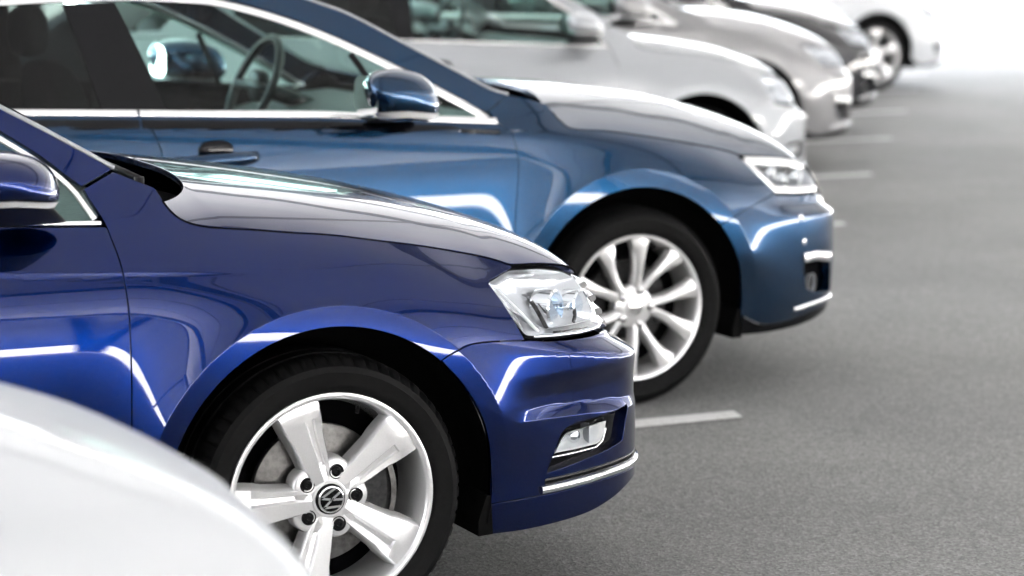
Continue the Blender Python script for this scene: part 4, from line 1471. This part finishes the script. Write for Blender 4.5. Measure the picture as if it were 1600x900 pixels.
ALONG = np.array([.5923, .8057]); ACROSS = np.array([.8057, -.5923])      # the row of bays is set at a slant
sheet('ground', [(-500, -500), (500, -500), (500, 500), (-500, 500)], 0, M['asphalt'])
line_where = ['beside the front wheel of the steel blue car', 'hidden under the nose of the steel blue car', 'just ahead of the steel blue nose', 'right of the steel blue bonnet', 'under the grey saloon', 'beyond the grey saloon', 'by the far white cars', 'between the far white cars', 'at the far end of the row']
for i in range(-2, 8):
    y = 1.865 + 2.113 * i
    xe = 2.113 + 1.553 * i
    o = mesh_obj('bay_line', [(xe - 5.2, y - .055, .004), (xe, y - .055, .004), (xe + .03, y + .055, .004), (xe - 5.2, y + .055, .004)], [(0, 1, 2, 3)], M['marking'], smooth=False)
    tag(o, kind='structure')

# ---------------------------------------------------------------- canopy over the car park (seen in the paint)
def row_xy(a, c):
    p = ALONG * a + ACROSS * c
    return float(p[0]), float(p[1])


canopy = empty('canopy', (*row_xy(0, 4), 0))
tag(canopy, kind='structure')
A0, A1, C0, C1, HC = -36.5, 27.5, -9., 15.5, 4.4


def row_box(mb, a0, a1, c0, c1, z0, z1):
    base = [row_xy(a0, c0), row_xy(a1, c0), row_xy(a1, c1), row_xy(a0, c1)]
    ox, oy = row_xy(0, 4)
    v = [(x - ox, y - oy, z) for z in (z0, z1) for x, y in base]
    mb.add(v, [(0, 1, 2, 3), (7, 6, 5, 4), (0, 4, 5, 1), (1, 5, 6, 2), (2, 6, 7, 3), (3, 7, 4, 0)])
    return mb


for k in range(8):
    a = A0 + 8 * k
    mb = MB()
    ox, oy = row_xy(0, 4)
    mb.add([(x - ox, y - oy, HC) for x, y in (row_xy(a + .03, C0), row_xy(a + 7.97, C0), row_xy(a + 7.97, C1), row_xy(a + .03, C1))], [(0, 1, 2, 3)])
    mb.obj('roof_sheet', M['membrane'], canopy, smooth=False)
for k in range(9):
    a = A0 + 8 * k
    row_box(MB(), a - .09, a + .09, C0, C1, HC - .34, HC - .02).obj('beam', M['beam'], canopy, smooth=False)
for c in (-1.0, 6.5, 15.4):
    row_box(MB(), A0, A1, c - .05, c + .05, HC - .18, HC - .03).obj('purlin', M['beam'], canopy, smooth=False)
for k in range(9):
    a = A0 + 8 * k
    for c in (-8.5, 15.0):
        row_box(MB(), a - .11, a + .11, c - .11, c + .11, 0, HC - .42).obj('post', M['beam'], canopy, smooth=False)
for k, (c, dz) in enumerate(((2.2, .55), (4.6, .7), (7.4, .6), (9.8, .8))):
    pts = []
    ox, oy = row_xy(0, 4)
    for t in np.linspace(0, 1, 60):
        a = A0 + (A1 - A0) * t
        sag = .22 * abs(math.sin(math.pi * (a - A0) / 8))
        x, y = row_xy(a, c)
        pts.append((x - ox, y - oy, HC - .40 - sag))
    MB().tube(pts, .014, 6).obj('cable', M['beam'], canopy)

# pale ground added to brighten the reflected band and the far sunlit edge
sheet('added_yard', [row_xy(24.8, -60), row_xy(24.8, 13.0), row_xy(-90, 13.0), row_xy(-90, 120), row_xy(120, 120), row_xy(120, -60)][::-1], .004, M['concrete'])

# unseen dark slab added to block the low sky from the paint reflections
wb = MB()
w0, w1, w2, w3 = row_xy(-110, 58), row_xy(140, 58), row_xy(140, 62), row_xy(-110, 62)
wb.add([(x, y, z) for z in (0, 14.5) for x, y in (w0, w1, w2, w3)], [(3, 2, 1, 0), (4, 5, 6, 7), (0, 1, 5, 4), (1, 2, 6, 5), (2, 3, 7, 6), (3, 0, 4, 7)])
tag(wb.obj('sky_blocker', M['blocker'], smooth=False), kind='structure')

# ---------------------------------------------------------------- cars
BA, BB = Body(SPEC_A), Body(SPEC_B)
TA, TB = table_a(TRACE['A']), table_b(TRACE['B'])
car1 = make_car(BA, TA, 'parked_car', (0, 0, 0), M['navy'], True, dict(arch=.390, wheel=wheel_a, gloss_lip=True))
tag(car1, 'glossy navy blue saloon in sharp focus with five-spoke alloy wheel', 'car', 'cars parked side by side in slanted bays')
car2 = make_car(BB, TB, 'parked_car', (1.894, 2.128, 0), M['steel'], True, dict(arch=.398, wheel=wheel_b, trim_w=.026))
tag(car2, 'steel blue saloon with bright window trim, parked just behind the navy one', 'car', 'cars parked side by side in slanted bays')

SPEC_C = dict(SPEC_A)
SPEC_C['plan'] = [(x if x < .36 else .36 + (x - .36) * .76, y) for x, y in SPEC_A['plan']]
SPEC_C['stations'] = [s if s < .36 else .36 + (s - .36) * .80 for s in SPEC_A['stations']]
SPEC_C['bumps'] = []
BC = Body(SPEC_C)
TC = squeeze(TA, .78)
TC['lamps'] = lambda b, root, pnt, fine: lamps_a(b, TC, root, pnt, False)
far5 = lambda loc, parent, fine: wheel_b(loc, parent, False, .3225, .2435, 5)
car4 = make_car(BC, TC, 'parked_car', (4.36, 6.08, 0), M['silver'], False, dict(arch=.390, wheel=far5, mid=True))
tag(car4, 'pale silver saloon beyond the steel blue car, front wheel arch dark above its bonnet', 'car', 'cars parked side by side in slanted bays')
TB2 = dict(TB)
TB2['lamps'] = lambda b, root, pnt, fine: lamps_b(b, TB2, root, pnt, False)
far6 = lambda loc, parent, fine: wheel_b(loc, parent, False, .330, .2435, 5)
car5 = make_car(BB, TB2, 'parked_car', (6.04, 8.46, 0), M['grey'], False, dict(arch=.398, wheel=far6))
tag(car5, 'blurred grey silver saloon with dark door mirror, beyond the pale silver one', 'car', 'cars parked side by side in slanted bays')
for loc, col, lab in (((7.62, 10.57, 0), M['dark'], 'blurred dark graphite car between the grey saloon and the white cars'),
                      ((8.86, 12.68, 0), M['white'], 'blurred white car right beyond the dark graphite one, wheel hidden'),
                      ((11.02, 14.60, 0), M['white'], 'farthest white car with its pale front wheel in full view')):
    c = copy_tree(car5, None, M['grey'], col)
    c.location = loc
    tag(c, lab, 'car')
car0 = copy_tree(car4, None, M['silver'], M['white'])
car0.location = (-1.535, -2.71, 0)
car0.scale = (1, 1, 1.025)
tag(car0, 'out-of-focus white car bonnet filling the lower left corner', 'car')
